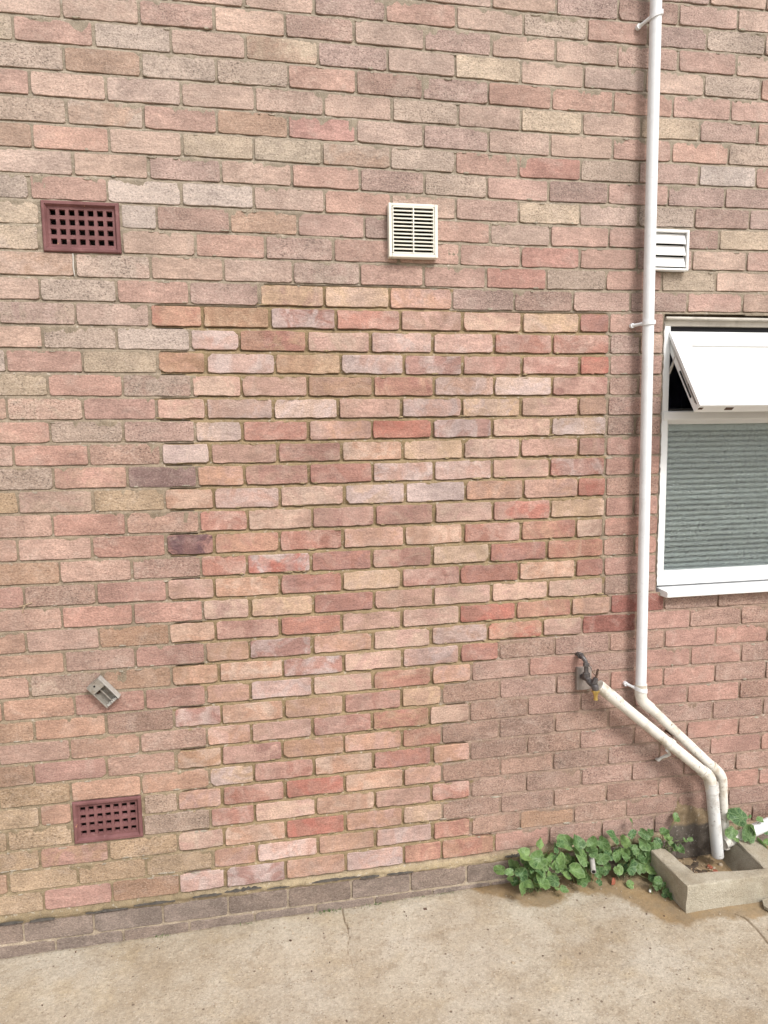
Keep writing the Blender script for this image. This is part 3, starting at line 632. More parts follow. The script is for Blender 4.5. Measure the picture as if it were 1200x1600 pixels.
# ================================================================== air bricks
def air_brick(x0, x1, z0, z1, label):
    t = thing('air_brick', label, 'air brick', ((x0 + x1) / 2, 0, z0), 'maroon air bricks')
    w, h = x1 - x0, z1 - z0; fr = .016
    # moulded rim: bevelled ring standing proud of the grille
    b = MB()
    def ring(i, y): return [(x0 + i, y, z0 + i), (x1 - i, y, z0 + i), (x1 - i, y, z1 - i), (x0 + i, y, z1 - i)]
    rr = [ring(0, .03), ring(.0, -.004), ring(.003, -.0075), ring(fr - .006, -.0075), ring(fr, .003), ring(fr, .02)]
    vs_ = [p for r in rr for p in r]
    b.add(vs_, [(k * 4 + i, k * 4 + (i + 1) % 4, (k + 1) * 4 + (i + 1) % 4, (k + 1) * 4 + i) for k in range(len(rr) - 1) for i in range(4)])
    put(b.build('rim', 'terra', None), t)
    # grille of 7 x 4 square holes with tapered throats
    b = MB(); gx0, gx1, gz0, gz1 = x0 + fr - .002, x1 - fr + .002, z0 + fr - .002, z1 - fr + .002
    nx, nz = 7, 4; hw = .0180; mx = (gx1 - gx0 - nx * hw) / (nx + .6); mz = (gz1 - gz0 - nz * hw) / (nz + .8)
    X = [gx0]; Z = [gz0]
    ox = (gx1 - gx0 - nx * hw - (nx - 1) * mx) / 2; oz = (gz1 - gz0 - nz * hw - (nz - 1) * mz) / 2
    for i in range(nx): X += [gx0 + ox + i * (hw + mx), gx0 + ox + i * (hw + mx) + hw]
    for i in range(nz): Z += [gz0 + oz + i * (hw + mz), gz0 + oz + i * (hw + mz) + hw]
    X.append(gx1); Z.append(gz1); yf = .0025
    vs_ = [(x, yf, z) for z in Z for x in X]; n = len(X); fs = []
    for j in range(len(Z) - 1):
        for i in range(n - 1):
            if i % 2 == 1 and j % 2 == 1:
                q = [(X[i], Z[j]), (X[i + 1], Z[j]), (X[i + 1], Z[j + 1]), (X[i], Z[j + 1])]
                o = len(vs_); vs_ += [(a, yf, c) for a, c in q] + [(a + (.0010 if k in (0, 3) else -.0010), .013, c + (.0035 if k < 2 else -.0008)) for k, (a, c) in enumerate(q)]
                fs += [(o + k, o + 4 + k, o + 4 + (k + 1) % 4, o + (k + 1) % 4) for k in range(4)]
            else: fs.append((j * n + i, j * n + i + 1, (j + 1) * n + i + 1, (j + 1) * n + i))
    b.add(vs_, fs); put(b.build('grille', 'terra', None), t)
    put(MB().box(x0 + .004, x1 - .004, .041, .0465, z0 + .004, z1 - .004).build('cavity', 'dark', None), t)  # backing coloured near-black for the shade in the hollow
    return t
air_brick(-0.649, -0.4205, 2.3235, 2.4762, 'maroon air brick with square holes near the top left, above the lime run')
air_brick(-0.679, -0.4563, 0.3732, 0.5222, 'maroon air brick with square holes low down, just above the plinth at left')

# ================================================================== cream louvred vent
cv = thing('louvre_vent', 'square cream louvred vent cover with a centre bar, high on the wall', 'vent', (.519, 0, 2.335))
x0, x1, z0, z1 = .434, .602, 2.3335, 2.5065
b = MB()
for (a, c, d, e) in [(x0, x0 + .011, z0, z1), (x1 - .011, x1, z0, z1), (x0 + .011, x1 - .011, z0, z0 + .012), (x0 + .011, x1 - .011, z1 - .010, z1)]:
    b.box(a, c, -.030, -.002, d, e)
put(b.build('surround', 'cream', None, bevel=.0022), cv)
b = MB()
for (a, c, d, e) in [(x0 + .0125, x0 + .0165, z0 + .013, z1 - .0115), (x1 - .0165, x1 - .0125, z0 + .013, z1 - .0115)]: b.box(a, c, -.031, -.006, d, e)
put(b.build('inner_frame', 'cream', None, bevel=.001), cv)
pitch = (z1 - z0 - .026) / 12.0
for i in range(13):
    z = z0 + .0150 + i * pitch
    put(MB().prism([(-.030, z - .0026), (-.027, z - .0030), (-.010, z + .0062), (-.010, z + .0082), (-.030, z + .0010)], 'x', x0 + .0165, x1 - .0165).build('louvre', 'cream', None), cv)
put(MB().box((x0 + x1) / 2 - .0018, (x0 + x1) / 2 + .0018, -.0315, -.008, z0 + .012, z1 - .010).build('centre_bar', 'cream', None), cv)
put(MB().box(x0 + .011, x1 - .011, -.004, -.0025, z0 + .011, z1 - .010).build('shade_plate', 'dark', None), cv)  # near-black plate added as the shade behind the louvres

# ================================================================== white flap vent behind the downpipe
fv = thing('flap_vent', 'white vent cover with three wide flaps, half behind the downpipe', 'vent', (1.46, 0, 2.318))
x0, x1, z0, z1 = 1.388, 1.5365, 2.318, 2.4600
b = MB()
for (a, c, d, e) in [(x0, x0 + .010, z0, z1), (x1 - .010, x1, z0, z1), (x0 + .010, x1 - .010, z0, z0 + .008), (x0 + .010, x1 - .010, z1 - .010, z1)]:
    b.box(a, c, -.026, -.002, d, e)
put(b.build('surround', 'white_plastic', None, bevel=.002), fv)
fh = (z1 - z0 - .022) / 3
for i in range(3):
    zt = z1 - .013 - i * fh
    put(MB().prism([(-.014, zt), (-.012, zt), (-.021, zt - fh + .004), (-.025, zt - fh + .003), (-.025, zt - fh + .007)], 'x', x0 + .011, x1 - .0125).build('flap', 'white_plastic', None, bevel=.0008), fv)
put(MB().box(x0 + .010, x1 - .010, -.006, -.003, z0 + .008, z1 - .010).build('shade_plate', 'dark', None), fv)  # plate coloured black for the shade behind the flaps

# ================================================================== broken plastic box screwed askew
jb = thing('open_box', 'small cracked plastic box hanging askew on the wall at left', 'box', (-.552, 0, .908))
ax = Vector((.040, 0, .033)).normalized(); az = Vector((-.057, 0, .073)).normalized()
ang = math.atan2(.033, .040)
mt = Matrix.Translation((-.5515, -.002, .9075)) @ Matrix.Rotation(-ang, 4, 'Y')
Wb, Lb, D = .0262, .0478, .030
put(MB().box(-Wb, Wb, -.004, 0, -Lb, Lb, mt).build('back', 'boxplastic', None), jb)
put(MB().box(-Wb, -Wb + .0025, -D, -.004, -Lb, Lb, mt).build('side', 'boxplastic', None), jb)
put(MB().box(Wb - .003, Wb, -D - .002, -.004, -Lb, Lb, mt).build('side', 'boxlight', None), jb)
put(MB().box(-Wb + .0025, Wb - .003, -D, -.004, Lb - .003, Lb, mt).build('end', 'boxplastic', None), jb)
put(MB().box(-Wb + .0025, Wb - .003, -D * .7, -.004, -Lb, -Lb + .003, mt).build('end', 'boxlight', None), jb)
put(MB().box(-Wb + .0025, Wb - .003, -D + .001, -D + .003, Lb - .033, Lb - .003, mt).build('cover', 'boxplastic', None, bevel=.0006), jb)
put(MB().tube([mt @ Vector((-.004, -D - .0006, Lb - .013)), mt @ Vector((-.004, -D + .002, Lb - .013))], .0033, 12).build('screw_hole', 'dark', None), jb)  # hole drawn as a dark disc, its shade painted
put(MB().box(-.004, -.001, -D * .6, -.004, -Lb + .010, Lb - .034, mt).build('divider', 'boxplastic', None), jb)
for k in range(7):
    u = -Wb + .006 + k * .0065; hh = rng.uniform(.003, .010)
    put(MB().box(u, u + .0035, -D * rng.uniform(.6, 1.05), -.010, -Lb + .002, -Lb + .004 + hh, mt).build('broken_tab', 'boxlight', None), jb)
put(MB().tube([(-.566, -.012, .905), (-.580, -.006, .898), (-.590, .002, .893)], .004, 8).build('fixing', 'rust', None), jb)

# ================================================================== downpipe
dp = thing('downpipe', 'slim white plastic downpipe running down past the window to the gully', 'pipe', (1.377, 0, .1))
r = .0196
top, e1 = Vector((1.364, -.045, 4.0)), Vector((1.3835, -.045, .742))
d_end = Vector((1.712, -.050, .408)); foot = Vector((1.764, -.056, .085))
put(MB().tube([top, (1.3705, -.045, 2.3), (1.378, -.045, 1.4), (1.3832, -.045, .775)], r, 24).build('upper_pipe', 'pvc', None, smooth=True), dp)
put(MB().tube(arc([(1.3832, -.045, .788), (1.3838, -.045, .725), (1.425, -.047, .690)], .03, 8), [.0222] * 3 + [.0215] * 8, 24).build('elbow', 'pvc_old', None, smooth=True), dp)
put(MB().tube([(1.4105, -.046, .7045), (1.7000, -.0495, .4245)], .0186, 24).build('sloping_pipe', 'pvc_old', None, smooth=True), dp)
put(MB().tube(arc([(1.690, -.0495, .434), (1.736, -.051, .390), (1.7415, -.0515, .335)], .05, 8), .0212, 24).build('elbow', 'pvc_old', None, smooth=True), dp)
put(MB().tube([(1.741, -.0515, .345), foot], .0190, 24).build('lower_pipe', 'pvc_old', None, smooth=True), dp)
def sub_(o, part): o.parent = part; return o      # a sub-part of a part already placed in the world
def clip(x, z, tilt):
    b = MB(); n = 20; w = .014
    ri, ro = r + .0004, r + .0048; vs_ = []
    for k in range(n + 1):
        a = math.radians(-20 + 240 * k / n + 180 - 10); ca, sa = math.cos(a), math.sin(a)
        for rr in (ri, ro):
            for zz in (-w / 2, w / 2): vs_.append((x + rr * ca, -.045 + rr * sa, z + zz + tilt * rr * ca))
    fs = []
    for k in range(n):
        o = k * 4; p = o + 4
        fs += [(o, p, p + 1, o + 1), (o + 2, o + 3, p + 3, p + 2), (o, o + 2, p + 2, p), (o + 1, p + 1, p + 3, o + 3)]
    fs += [(0, 1, 3, 2), (n * 4, n * 4 + 2, n * 4 + 3, n * 4 + 1)]
    b.add(vs_, fs)
    root = b.build('clip', 'pvc', None, smooth=True); put(root, dp)
    xx = x - r - .001; dz = -tilt * .02
    arm = MB().tube([(x - r - .001, -.042, z - tilt * .02), (x - r - .010, -.025, z - tilt * .030), (x - r - .020, -.010, z - tilt * .045)], [.0062, .0055, .0062], 10).build('clip_arm', 'pvc', None, smooth=True); sub_(arm, root)
    lug = MB().tube([(x - r - .022, -.0005, z - tilt * .045), (x - r - .022, -.014, z - tilt * .045)], .0088, 16).build('clip_lug', 'pvc', None, bevel=.001); sub_(lug, root)
    sc = MB().tube([(x - r - .022, -.0138, z - tilt * .045), (x - r - .022, -.0148, z - tilt * .045)], .0042, 12).build('screw', 'steel', None); sub_(sc, root)
clip(1.3675, 3.150, .40); clip(1.3722, 2.128, .10); clip(1.3830, .768, -.25)

# ================================================================== waste pipe beside the tap
wp = thing('waste_pipe', 'thicker off-white waste pipe sloping from the tap down to the gully', 'pipe', (1.67, 0, .1))
A0 = Vector((1.2001, -.062, .8036)); A1 = Vector((1.287, -.064, .7290)); A2 = Vector((1.6410, -.080, .425)); A3 = Vector((1.668, -.087, .385)); A4 = Vector((1.7065, -.090, .078))
put(MB().tube([A0, A0.lerp(A1, .92), A1], [.0228, .0226, .0212], 26).build('socket', 'pvc_old', None, smooth=True), wp)
put(MB().tube([A0.lerp(A1, .9), A2], .0203, 26).build('sloping_pipe', 'pvc_old', None, smooth=True), wp)
put(MB().tube(arc([A2 + (A1 - A2).normalized() * .012, A2 + (A2 - A1).normalized() * .026, Vector((1.6715, -.0865, .355))], .03, 8), .0236, 26).build('elbow', 'pvc_old', None, smooth=True), wp)
put(MB().tube([(1.6690, -.0862, .385), (1.6735, -.0868, .345)], .0248, 26).build('collar', 'pvc_dirty', None, smooth=True, bevel=.0012), wp)
put(MB().tube([(1.672, -.0866, .352), A4], .0225, 26).build('lower_pipe', 'pvc_dirty', None, smooth=True), wp)
put(MB().tube([A4 + Vector((0, 0, .0004)), A4 + Vector((.0003, 0, -.0012))], .0196, 20).build('pipe_mouth', 'dark', None), wp)  # dark disc painted as the shade inside the pipe end
ctr = A1.lerp(A2, .585); tdir = (A2 - A1).normalized()
ringp = put(MB().tube([ctr - tdir * .0085, ctr + tdir * .0085], .0240, 26).build('bracket_ring', 'pvc_old', None, smooth=True, bevel=.0012), wp)
lo = ctr + Vector((-.014, -.004, -.020))
sub_(MB().tube([lo, Vector((1.508, -.055, .500)), Vector((1.500, -.040, .487)), Vector((1.492, -.030, .478)), Vector((1.481, -.022, .464)), Vector((1.488, .004, .455))], [.0065, .0052, .0070, .0050, .0068, .0055], 9).build('bracket_stem', 'pvc_dirty', None, smooth=True), ringp)
hi = ctr + Vector((.014, .004, .018))
sub_(MB().tube([hi, hi + Vector((.012, .02, .004)), hi + Vector((.014, .08, .002))], .0048, 9).build('bracket_stem', 'rust', None, smooth=True), ringp)

# ================================================================== outside tap
tp = thing('garden_tap', 'dark old outside tap without a handle, brass spout, on a grey backing board', 'tap', (1.17, 0, .77))
put(MB().box(1.137, 1.196, -.016, -.001, .7715, .8600).build('backing_board', 'board', None, bevel=.002), tp)
pth = arc([(1.145, .02, .910), (1.146, -.040, .910), (1.1565, -.048, .892), (1.1580, -.048, .832)], .014, 5)
put(MB().tube(pth, .0082, 14).build('supply_pipe', 'copper', None, smooth=True), tp)
put(MB().tube([(1.1455, -.016, .910), (1.1458, -.028, .910)], .0125, 8).build('wall_collar', 'copper', None, bevel=.001), tp)
put(MB().tube([(1.1570, -.048, .888), (1.1573, -.048, .876)], .0122, 6).build('nut', 'copper', None, bevel=.001), tp)
put(MB().tube([(1.1577, -.048, .851), (1.1579, -.048, .835)], .0138, 6).build('nut', 'copper', None, bevel=.001), tp)
put(MB().tube([(1.1580, -.048, .842), (1.1582, -.044, .828), (1.158, -.014, .826)], .011, 14).build('back_elbow', 'copper', None, smooth=True), tp)
body = arc([(1.1580, -.048, .834), (1.163, -.062, .822), (1.1755, -.084, .812), (1.1772, -.085, .788)], .012, 5)
put(MB().tube(body, [.0105] * 3 + [.0126] * (len(body) - 8) + [.0140] * 3 + [.0125] * 2, 16).build('tap_body', 'copper', None, smooth=True), tp)
put(MB().tube([(1.172, -.082, .820), (1.1775, -.085, .843)], [.0125, .0095], 6).build('gland_nut', 'copper', None, bevel=.001), tp)
put(MB().tube([(1.1775, -.085, .840), (1.1845, -.086, .876)], .0042, 10).build('spindle', 'rust', None, smooth=True), tp)
put(MB().tube([(1.1790, -.094, .862), (1.1860, -.076, .866)], .0030, 8).build('spindle_pin', 'rust', None, smooth=True), tp)
put(MB().tube([(1.1772, -.085, .797), (1.1774, -.085, .787)], .0148, 6).build('union_nut', 'brass', None, bevel=.001), tp)
put(MB().tube([(1.1774, -.085, .787), (1.1776, -.085, .778), (1.1777, -.085, .776), (1.1785, -.085, .764), (1.1786, -.085, .759)], [.0092, .0092, .0072, .0072, .0086], 16).build('hose_connector', 'brass', None, smooth=True), tp)
put(MB().tube([(1.160, -.055, .886), (1.168, -.066, .872), (1.172, -.074, .856), (1.178, -.088, .850)], .0012, 6).build('wire', 'rust', None), tp)

# ================================================================== window
win = thing('window', 'white plastic window with its top light propped open and patterned lower glass', 'window', (1.95, 0, 1.113))
X0, X1 = 1.4700, 2.434
def W_(mb, name, mat, par=None, **kw): return put(mb.build(name, mat, None, **kw), win if par is None else win)
# outer frame: jambs, head, bottom rail
def jamb(x, s):   # profile in x,y extruded in z ; s=+1 left jamb
    return [(x, .075), (x, .016), (x + s * .004, .012), (x + s * .026, .012), (x + s * .029, .015), (x + s * .029, .075)]
b = MB(); b.prism(jamb(X0, 1), 'z', 1.152, 2.128); W_(b, 'jamb', 'upvc')
b = MB(); b.prism(jamb(X1, -1)[::-1], 'z', 1.152, 2.128); W_(b, 'jamb', 'upvc')
b = MB(); b.prism([(.075, 2.128), (.014, 2.128), (.012, 2.131), (.010, 2.148), (.075, 2.148)], 'x', X0 - .001, X1 + .001); W_(b, 'head', 'upvc_weathered')
b = MB(); b.prism([(.075, 2.1485), (-.004, 2.1485), (-.008, 2.152), (-.006, 2.159), (.075, 2.163)], 'x', X0 - .003, X1 + .003); W_(b, 'head_drip', 'upvc_weathered')
b = MB(); b.prism([(.075, 1.152), (.012, 1.152), (.0105, 1.156), (.0105, 1.186), (.034, 1.2035), (.075, 1.2035)], 'x', X0 + .0005, X1 - .0005); W_(b, 'bottom_rail', 'upvc')
b = MB(); b.prism([(.075, 1.768), (.036, 1.768), (.010, 1.784), (.0085, 1.788), (.0085, 1.813), (.013, 1.817), (.075, 1.817)], 'x', X0 + .0075, X1 - .0075); W_(b, 'transom', 'upvc')
b = MB(); b.box(X0 + .029, X1 - .029, .020, .074, 1.8172, 1.8262); W_(b, 'transom_gasket', 'gasket')
b = MB(); b.box(X0 + .029, X1 - .029, .030, .074, 2.108, 2.1278); W_(b, 'head_shadow_strip', 'gasket')  # black strip added as the shadow gap between head and opening light
for sx, xx in ((1, X0 + .029), (-1, X1 - .029)):
    b = MB(); b.prism([(xx, .075), (xx, .018), (xx + sx * .003, .018), (xx + sx * .016, .036), (xx + sx * .016, .075)] if sx > 0 else [(xx, .075), (xx - .016, .075), (xx - .016, .036), (xx - .003, .018), (xx, .018)], 'z', 1.2037, 1.7675); W_(b, 'glazing_bead', 'upvc')
W_(MB().box(X0 + .040, X1 - .040, .046, .052, 1.198, 1.772), 'glass_pane', 'glass')
# sill with its cut nose and end cap
b = MB(); prof = [(.060, 1.1195), (-.030, 1.1130), (-.036, 1.1150), (-.037, 1.1330), (-.033, 1.1375), (.060, 1.1505)]
n = len(prof); vs_ = [(1.4665 + (.021 if y < -.02 else 0) , y, z) for y, z in prof] + [(2.4365 - (.021 if y < -.02 else 0), y, z) for y, z in prof]
b.add(vs_, [tuple(range(n)), tuple(range(2 * n - 1, n - 1, -1))] + [(i, n + i, n + (i + 1) % n, (i + 1) % n) for i in range(n)]); W_(b, 'sill', 'upvc', bevel=.0015)
# ragged sealant down the left side
b = MB(); vs_ = []; n = 70
for i in range(n + 1):
    z = 1.150 + .985 * i / n; k = rng.uniform(0, .004); 
    if i % 10 in (3, 4): k += .006 * rng.random()
    vs_ += [(1.4655 - k, -.0015 - rng.uniform(0, .002), z), (1.4725, .0135, z), (1.464, .02, z)]
b.add(vs_, [(i * 3 + a, i * 3 + (a + 1) % 3, (i + 1) * 3 + (a + 1) % 3, (i + 1) * 3 + a) for i in range(n) for a in range(3)]); W_(b, 'sealant', 'sealant', smooth=True)
W_(MB().box(1.462, 2.442, .0765, .0995, 1.10, 1.168), 'inner_board', 'upvc')
# opening light, hinged at its head
SX0, SX1 = 1.4915, 2.4125
hin, bot = Vector((0, .010, 2.108)), Vector((0, -.186, 1.829)); dd = (bot - hin).normalized(); L = (bot - hin).length; nn = Vector((0, dd.z, -dd.y))
if nn.y > 0: nn = -nn
sm = Matrix(((1, 0, 0, 0), (0, nn.y, dd.y, hin.y), (0, nn.z, dd.z, hin.z), (0, 0, 0, 1)))   # local (x, out, down)
def S(x0, x1, o0, o1, d0, d1): return MB().box(x0, x1, o0, o1, d0, d1, sm)
sash = put(S(SX0, SX1, -.012, 0, 0, .066).build('sash', 'upvc', None), win)
def sub(o, par): o.parent = par; o.matrix_parent_inverse = (Matrix.Translation(-Vector(win.location))).inverted() @ Matrix.Translation(-Vector(win.location)); return o
def SS(mb, name, mat, **kw):
    o = mb.build(name, mat, None, **kw); o.parent = sash; o.matrix_parent_inverse = Matrix.Identity(4); return o
SS(S(SX0, SX0 + .066, -.012, 0, .066, L), 'stile', 'upvc'); SS(S(SX1 - .066, SX1, -.012, 0, .066, L), 'stile', 'upvc')
SS(S(SX0 + .066, SX1 - .066, -.012, 0, L - .052, L), 'rail', 'upvc')
SS(S(SX0 + .066, SX1 - .066, -.016, -.0085, .066, L - .052), 'panel', 'white_plastic')
SS(S(SX0 + .006, SX1 - .006, -.046, -.0122, .004, L - .006), 'inner_frame', 'upvc')
SS(S(SX0 + .0045, SX0 + .006, -.026, -.020, .03, L - .03), 'hinge_track', 'steel')
SS(S(SX0 + .003, SX0 + .006, -.036, -.030, .16, L - .06), 'gasket', 'gasket')
SS(S(SX0 + .003, SX0 + .006, -.020, -.014, L - .11, L - .02), 'keep_slot', 'gasket')
SS(S(SX0 + .010, SX0 + .026, -.030, -.020, L - .0062, L - .0045), 'lock_slot', 'rust'); SS(S(SX0 + .115, SX0 + .145, -.034, -.020, L - .0062, L - .0045), 'lock_slot', 'rust')
# friction stay
def bar(p, q, w, name): W_(MB().tube([p, q], w, 8), name, 'steel', smooth=True)
bar((1.500, .020, 1.955), (1.502, -.030, 2.030), .0052, 'stay_arm'); bar((1.500, .014, 2.075), (1.502, -.022, 2.010), .0050, 'stay_arm')
W_(MB().box(1.4990, 1.5005, .016, .032, 1.93, 2.10), 'stay_track', 'steel')

# dark room behind, blind hanging inside the lower pane
b = MB(); b.box(1.30, 3.0, .1005, 2.2, .90, 2.60)
v, f = b.v, [q[::-1] for q in b.f if q != (0, 1, 5, 4)]
o = MB().add(v, f); o = o.build('room_wall', 'room'); tag(o, 'dark room behind the window', kind='structure')
b = MB(); b.box(1.30, 1.462, .1004, .1008, .9, 2.6); b.box(2.445, 3.0, .1004, .1008, .9, 2.6); b.box(1.462, 2.445, .1004, .1008, .9, 1.12); b.box(1.462, 2.445, .1004, .1008, 2.172, 2.6)
tag(b.build('room_lining', 'room'), 'dark room lining round the window opening', kind='structure')
bl = thing('venetian_blind', 'closed grey-green venetian blind hanging behind the patterned lower glass', 'blind', (1.95, .08, 1.2))
put(MB().box(1.515, 2.39, .066, .092, 1.742, 1.768).build('head_rail', 'slat', None, bevel=.002), bl)
NS = 26
for i in range(NS):
    z = 1.729 - i * .0206; tilt = rng.uniform(-.001, .001); sgx = 1.522 + rng.uniform(0, .004)
    a = math.radians(56 + rng.uniform(-4, 4)); hw = .0101; pts = []
    if 11 < i < 17: sgx += .012 * math.sin((i - 11) / 6 * math.pi)
    for k in range(5):
        u = -1 + k / 2; cv_ = .0022 * (1 - u * u)
        pts.append((.079 - u * hw * math.cos(a) - cv_ * math.sin(a), z + u * hw * math.sin(a) - cv_ * math.cos(a)))
    prof = pts + [(y + .0006, zz - .0002) for y, zz in pts[::-1]]
    put(MB().prism(prof, 'x', sgx, 2.385).build('slat', 'slat', None, smooth=True), bl)
put(MB().box(1.520, 2.387, .070, .090, 1.179, 1.192).build('bottom_rail', 'slat', None, bevel=.002), bl)

# ================================================================== concrete gully surround
gs = thing('gully_surround', 'rough cast concrete kerb round the drain gully under the pipes', 'kerb', (1.64, -.15, .03))
def lump(poly, z0, z1, name, wob=.0025, holes=None):
    """prism with subdivided, uneven faces"""
    b = MB(); b.prism(poly, 'z', z0, z1); o = b.build(name, 'kerb', None)
    import bmesh
    bm = bmesh.new(); bm.from_mesh(o.data)
    bmesh.ops.bevel(bm, geom=[e for e in bm.edges], offset=.006, segments=2, affect='EDGES', profile=.6)
    bmesh.ops.triangulate(bm, faces=[f for f in bm.faces if len(f.verts) > 4])
    for _ in range(2): bmesh.ops.subdivide_edges(bm, edges=[e for e in bm.edges if e.calc_length() > .022], cuts=1, use_grid_fill=True)
    bmesh.ops.triangulate(bm, faces=bm.faces[:])
    for v in bm.verts:
        q = v.co; h = [float(fbm(np.array([q.x * 33 + q.z * 29]), np.array([q.y * 33 + q.z * 31]), s_, 3)[0]) - .5 for s_ in (71, 72, 73)]
        v.co = q + Vector(h) * wob * 2
    bm.to_mesh(o.data); bm.free()
    o.data.polygons.foreach_set('use_smooth', [True] * len(o.data.polygons)); 
    try: o.data.set_sharp_from_angle(angle=math.radians(50))
    except Exception: pass
    return put(o, gs)
G0, G1 = -.02, .131
outer = [(1.424, -.078), (1.432, -.297), (1.864, -.300), (1.872, -.07), (1.795, -.055), (1.787, -.115), (1.767, -.258), (1.506, -.234), (1.482, -.075)]
lump(outer, G0, G1, 'kerb', .0042)
# sloping inner haunch and silty floor
put(MB().add([(1.7700, -.255, .120), (1.789, -.05, .118), (1.735, -.05, -.02), (1.728, -.240, -.02), (1.80, -.255, -.03), (1.80, -.05, -.03)], [(0, 1, 2, 3), (0, 3, 4), (1, 5, 2), (0, 4, 5, 1), (2, 5, 4, 3)]).build('haunch', 'kerb', None), gs)
n = 24; vs_ = []
for j in range(n + 1):
    for i in range(n + 1):
        x = 1.44 + .34 * i / n; y = -.262 + .27 * j / n
        vs_.append((x, y, .022 + .020 * float(fbm(np.array([x * 30]), np.array([y * 30]), 81, 3)[0]) - .03 * math.exp(-((x - 1.705) ** 2 + (y + .075) ** 2) / .0016)))
put(MB().add(vs_, [(j * (n + 1) + i, j * (n + 1) + i + 1, (j + 1) * (n + 1) + i + 1, (j + 1) * (n + 1) + i) for j in range(n) for i in range(n)]).build('silt_floor', 'silt', None, smooth=True), gs)
def chunk(name, mat, x, y, z, s, label, cat, group=None, flat=.6):
    b = MB(); vs_, k = [], 7; rr = random.Random(int(x * 1e4) ^ int(abs(y) * 1e5))
    ringlo = [(s[0] * math.cos(2 * math.pi * i / k) * rr.uniform(.75, 1.15), s[1] * math.sin(2 * math.pi * i / k) * rr.uniform(.75, 1.15)) for i in range(k)]
    for hgt, sc in ((0, 1), (s[2] * flat, 1.02), (s[2], .7)):
        for a, c in ringlo: vs_.append((a * sc, c * sc, hgt + rr.uniform(-.1, .1) * s[2] * (hgt > 0)))
    fs = [tuple(range(k - 1, -1, -1)), tuple(range(2 * k, 3 * k))] + [(l * k + i, l * k + (i + 1) % k, (l + 1) * k + (i + 1) % k, (l + 1) * k + i) for l in (0, 1) for i in range(k)]
    o = b.add(vs_, fs).build(name, mat); o.location = (x, y, z); o.rotation_euler = (rr.uniform(-.2, .2), rr.uniform(-.2, .2), rr.uniform(0, 3)); tag(o, label, cat, group, 'thing'); return o
chunk('brick_chip', 'redchip', 1.672, -.090, .030, (.012, .009, .012), 'upright red brick chip in the gully silt', 'brick chip')
chunk('brick_chip', 'redchip', 1.679, -.113, .030, (.015, .008, .007), 'flat red brick chip in the gully nearest the front kerb', 'brick chip')
chunk('pebble', 'stone', 1.724, -.084, .032, (.010, .008, .008), 'pale pebble in the gully below the pipe mouth', 'stone')
chunk('pebble', 'stone', 1.690, -.094, .030, (.007, .006, .005), 'small pale pebble between the red chips in the gully', 'stone')
b = MB()
for k in range(90):
    x, y = rng.uniform(1.51, 1.74), rng.uniform(-.22, -.02); s = rng.uniform(.002, .006); z = .036
    mt = Matrix.Translation((x, y, z + rng.uniform(-.004, .004))) @ Euler((rng.uniform(-.6, .6), rng.uniform(-.6, .6), rng.uniform(0, 6))).to_matrix().to_4x4()
    b.box(-s, s, -s * .5, s * .5, -.0008, .0012, mt)
tag(b.build('leaf_litter', 'straw'), 'dry bits of leaf litter on the gully silt', 'litter', kind='stuff')
chunk('concrete_fragment', 'kerb', 1.752, -.335, gz(1.75) + .002, (.042, .034, .012), 'flat broken concrete piece lying in front of the kerb at right', 'rubble', flat=.85)

# white side pipe entering the gully from the right
spv = thing('side_pipe', 'short white plastic pipe running into the gully from the right', 'pipe', (1.9, -.07, .15))
put(MB().tube([(1.752, -.066, .112), (1.85, -.068, .143), (2.15, -.076, .235)], .0215, 22).build('pipe', 'pvc_old', None, smooth=True), spv)
put(MB().tube([(1.868, -.0685, .1485), (2.2, -.0775, .250)], .0235, 22).build('sleeve', 'pvc', None, smooth=True), spv)

# ================================================================== plants along the foot of the wall
LEAF = []
def leaf_mesh(seed):
    rr = random.Random(seed); n = 14; vs_ = [(0, 0, 0)]; lf = [(0, 1, 0, 1)]
    cup = rr.uniform(-.22, .42); fold = rr.uniform(-.10, .30); el = rr.uniform(.92, 1.22); tip = rr.uniform(.0, .22); ph = [rr.uniform(0, 6.28) for _ in range(3)]
    for ring, R_ in ((1, .55), (2, 1.0)):
        for k in range(n):
            a = 2 * math.pi * k / n; notch = 1 - .40 * math.exp(-((a - math.pi) / .30) ** 2) + tip * math.exp(-((math.sin(a / 2)) / .22) ** 2)
            q = R_ * (notch if ring == 2 else (1 + notch) / 2) * (1 + (.030 if ring == 2 else .0) * (1 if k % 2 else -1) + rr.uniform(-.06, .06))
            x, y = q * math.cos(a) * el, q * math.sin(a) / el
            z = cup * (q * q) + fold * abs(y) + (.16 * math.sin(3 * a + ph[0]) + .10 * math.sin(2 * a + ph[1])) * (q ** 3) - .03 * (k % 2 == 0) * q
            vs_.append((x + .28, y, z)); lf.append((R_, 1.0 if k % 2 == 0 else 0.0, 0, 1))
    vs_[0] = (.28 - .45, 0, .02)
    fs = [(0, 1 + k, 1 + (k + 1) % n) for k in range(n)] + [(1 + k, 1 + n + k, 1 + n + (k + 1) % n, 1 + (k + 1) % n) for k in range(n)]
    me = bpy.data.meshes.new('leaf'); me.from_pydata(vs_, [], fs); me.update(); me.polygons.foreach_set('use_smooth', [True] * len(me.polygons))
    set_attr(me, 'lf', lf); me.materials.append(M['leaf']); return me
LM = [leaf_mesh(100 + k) for k in range(9)]
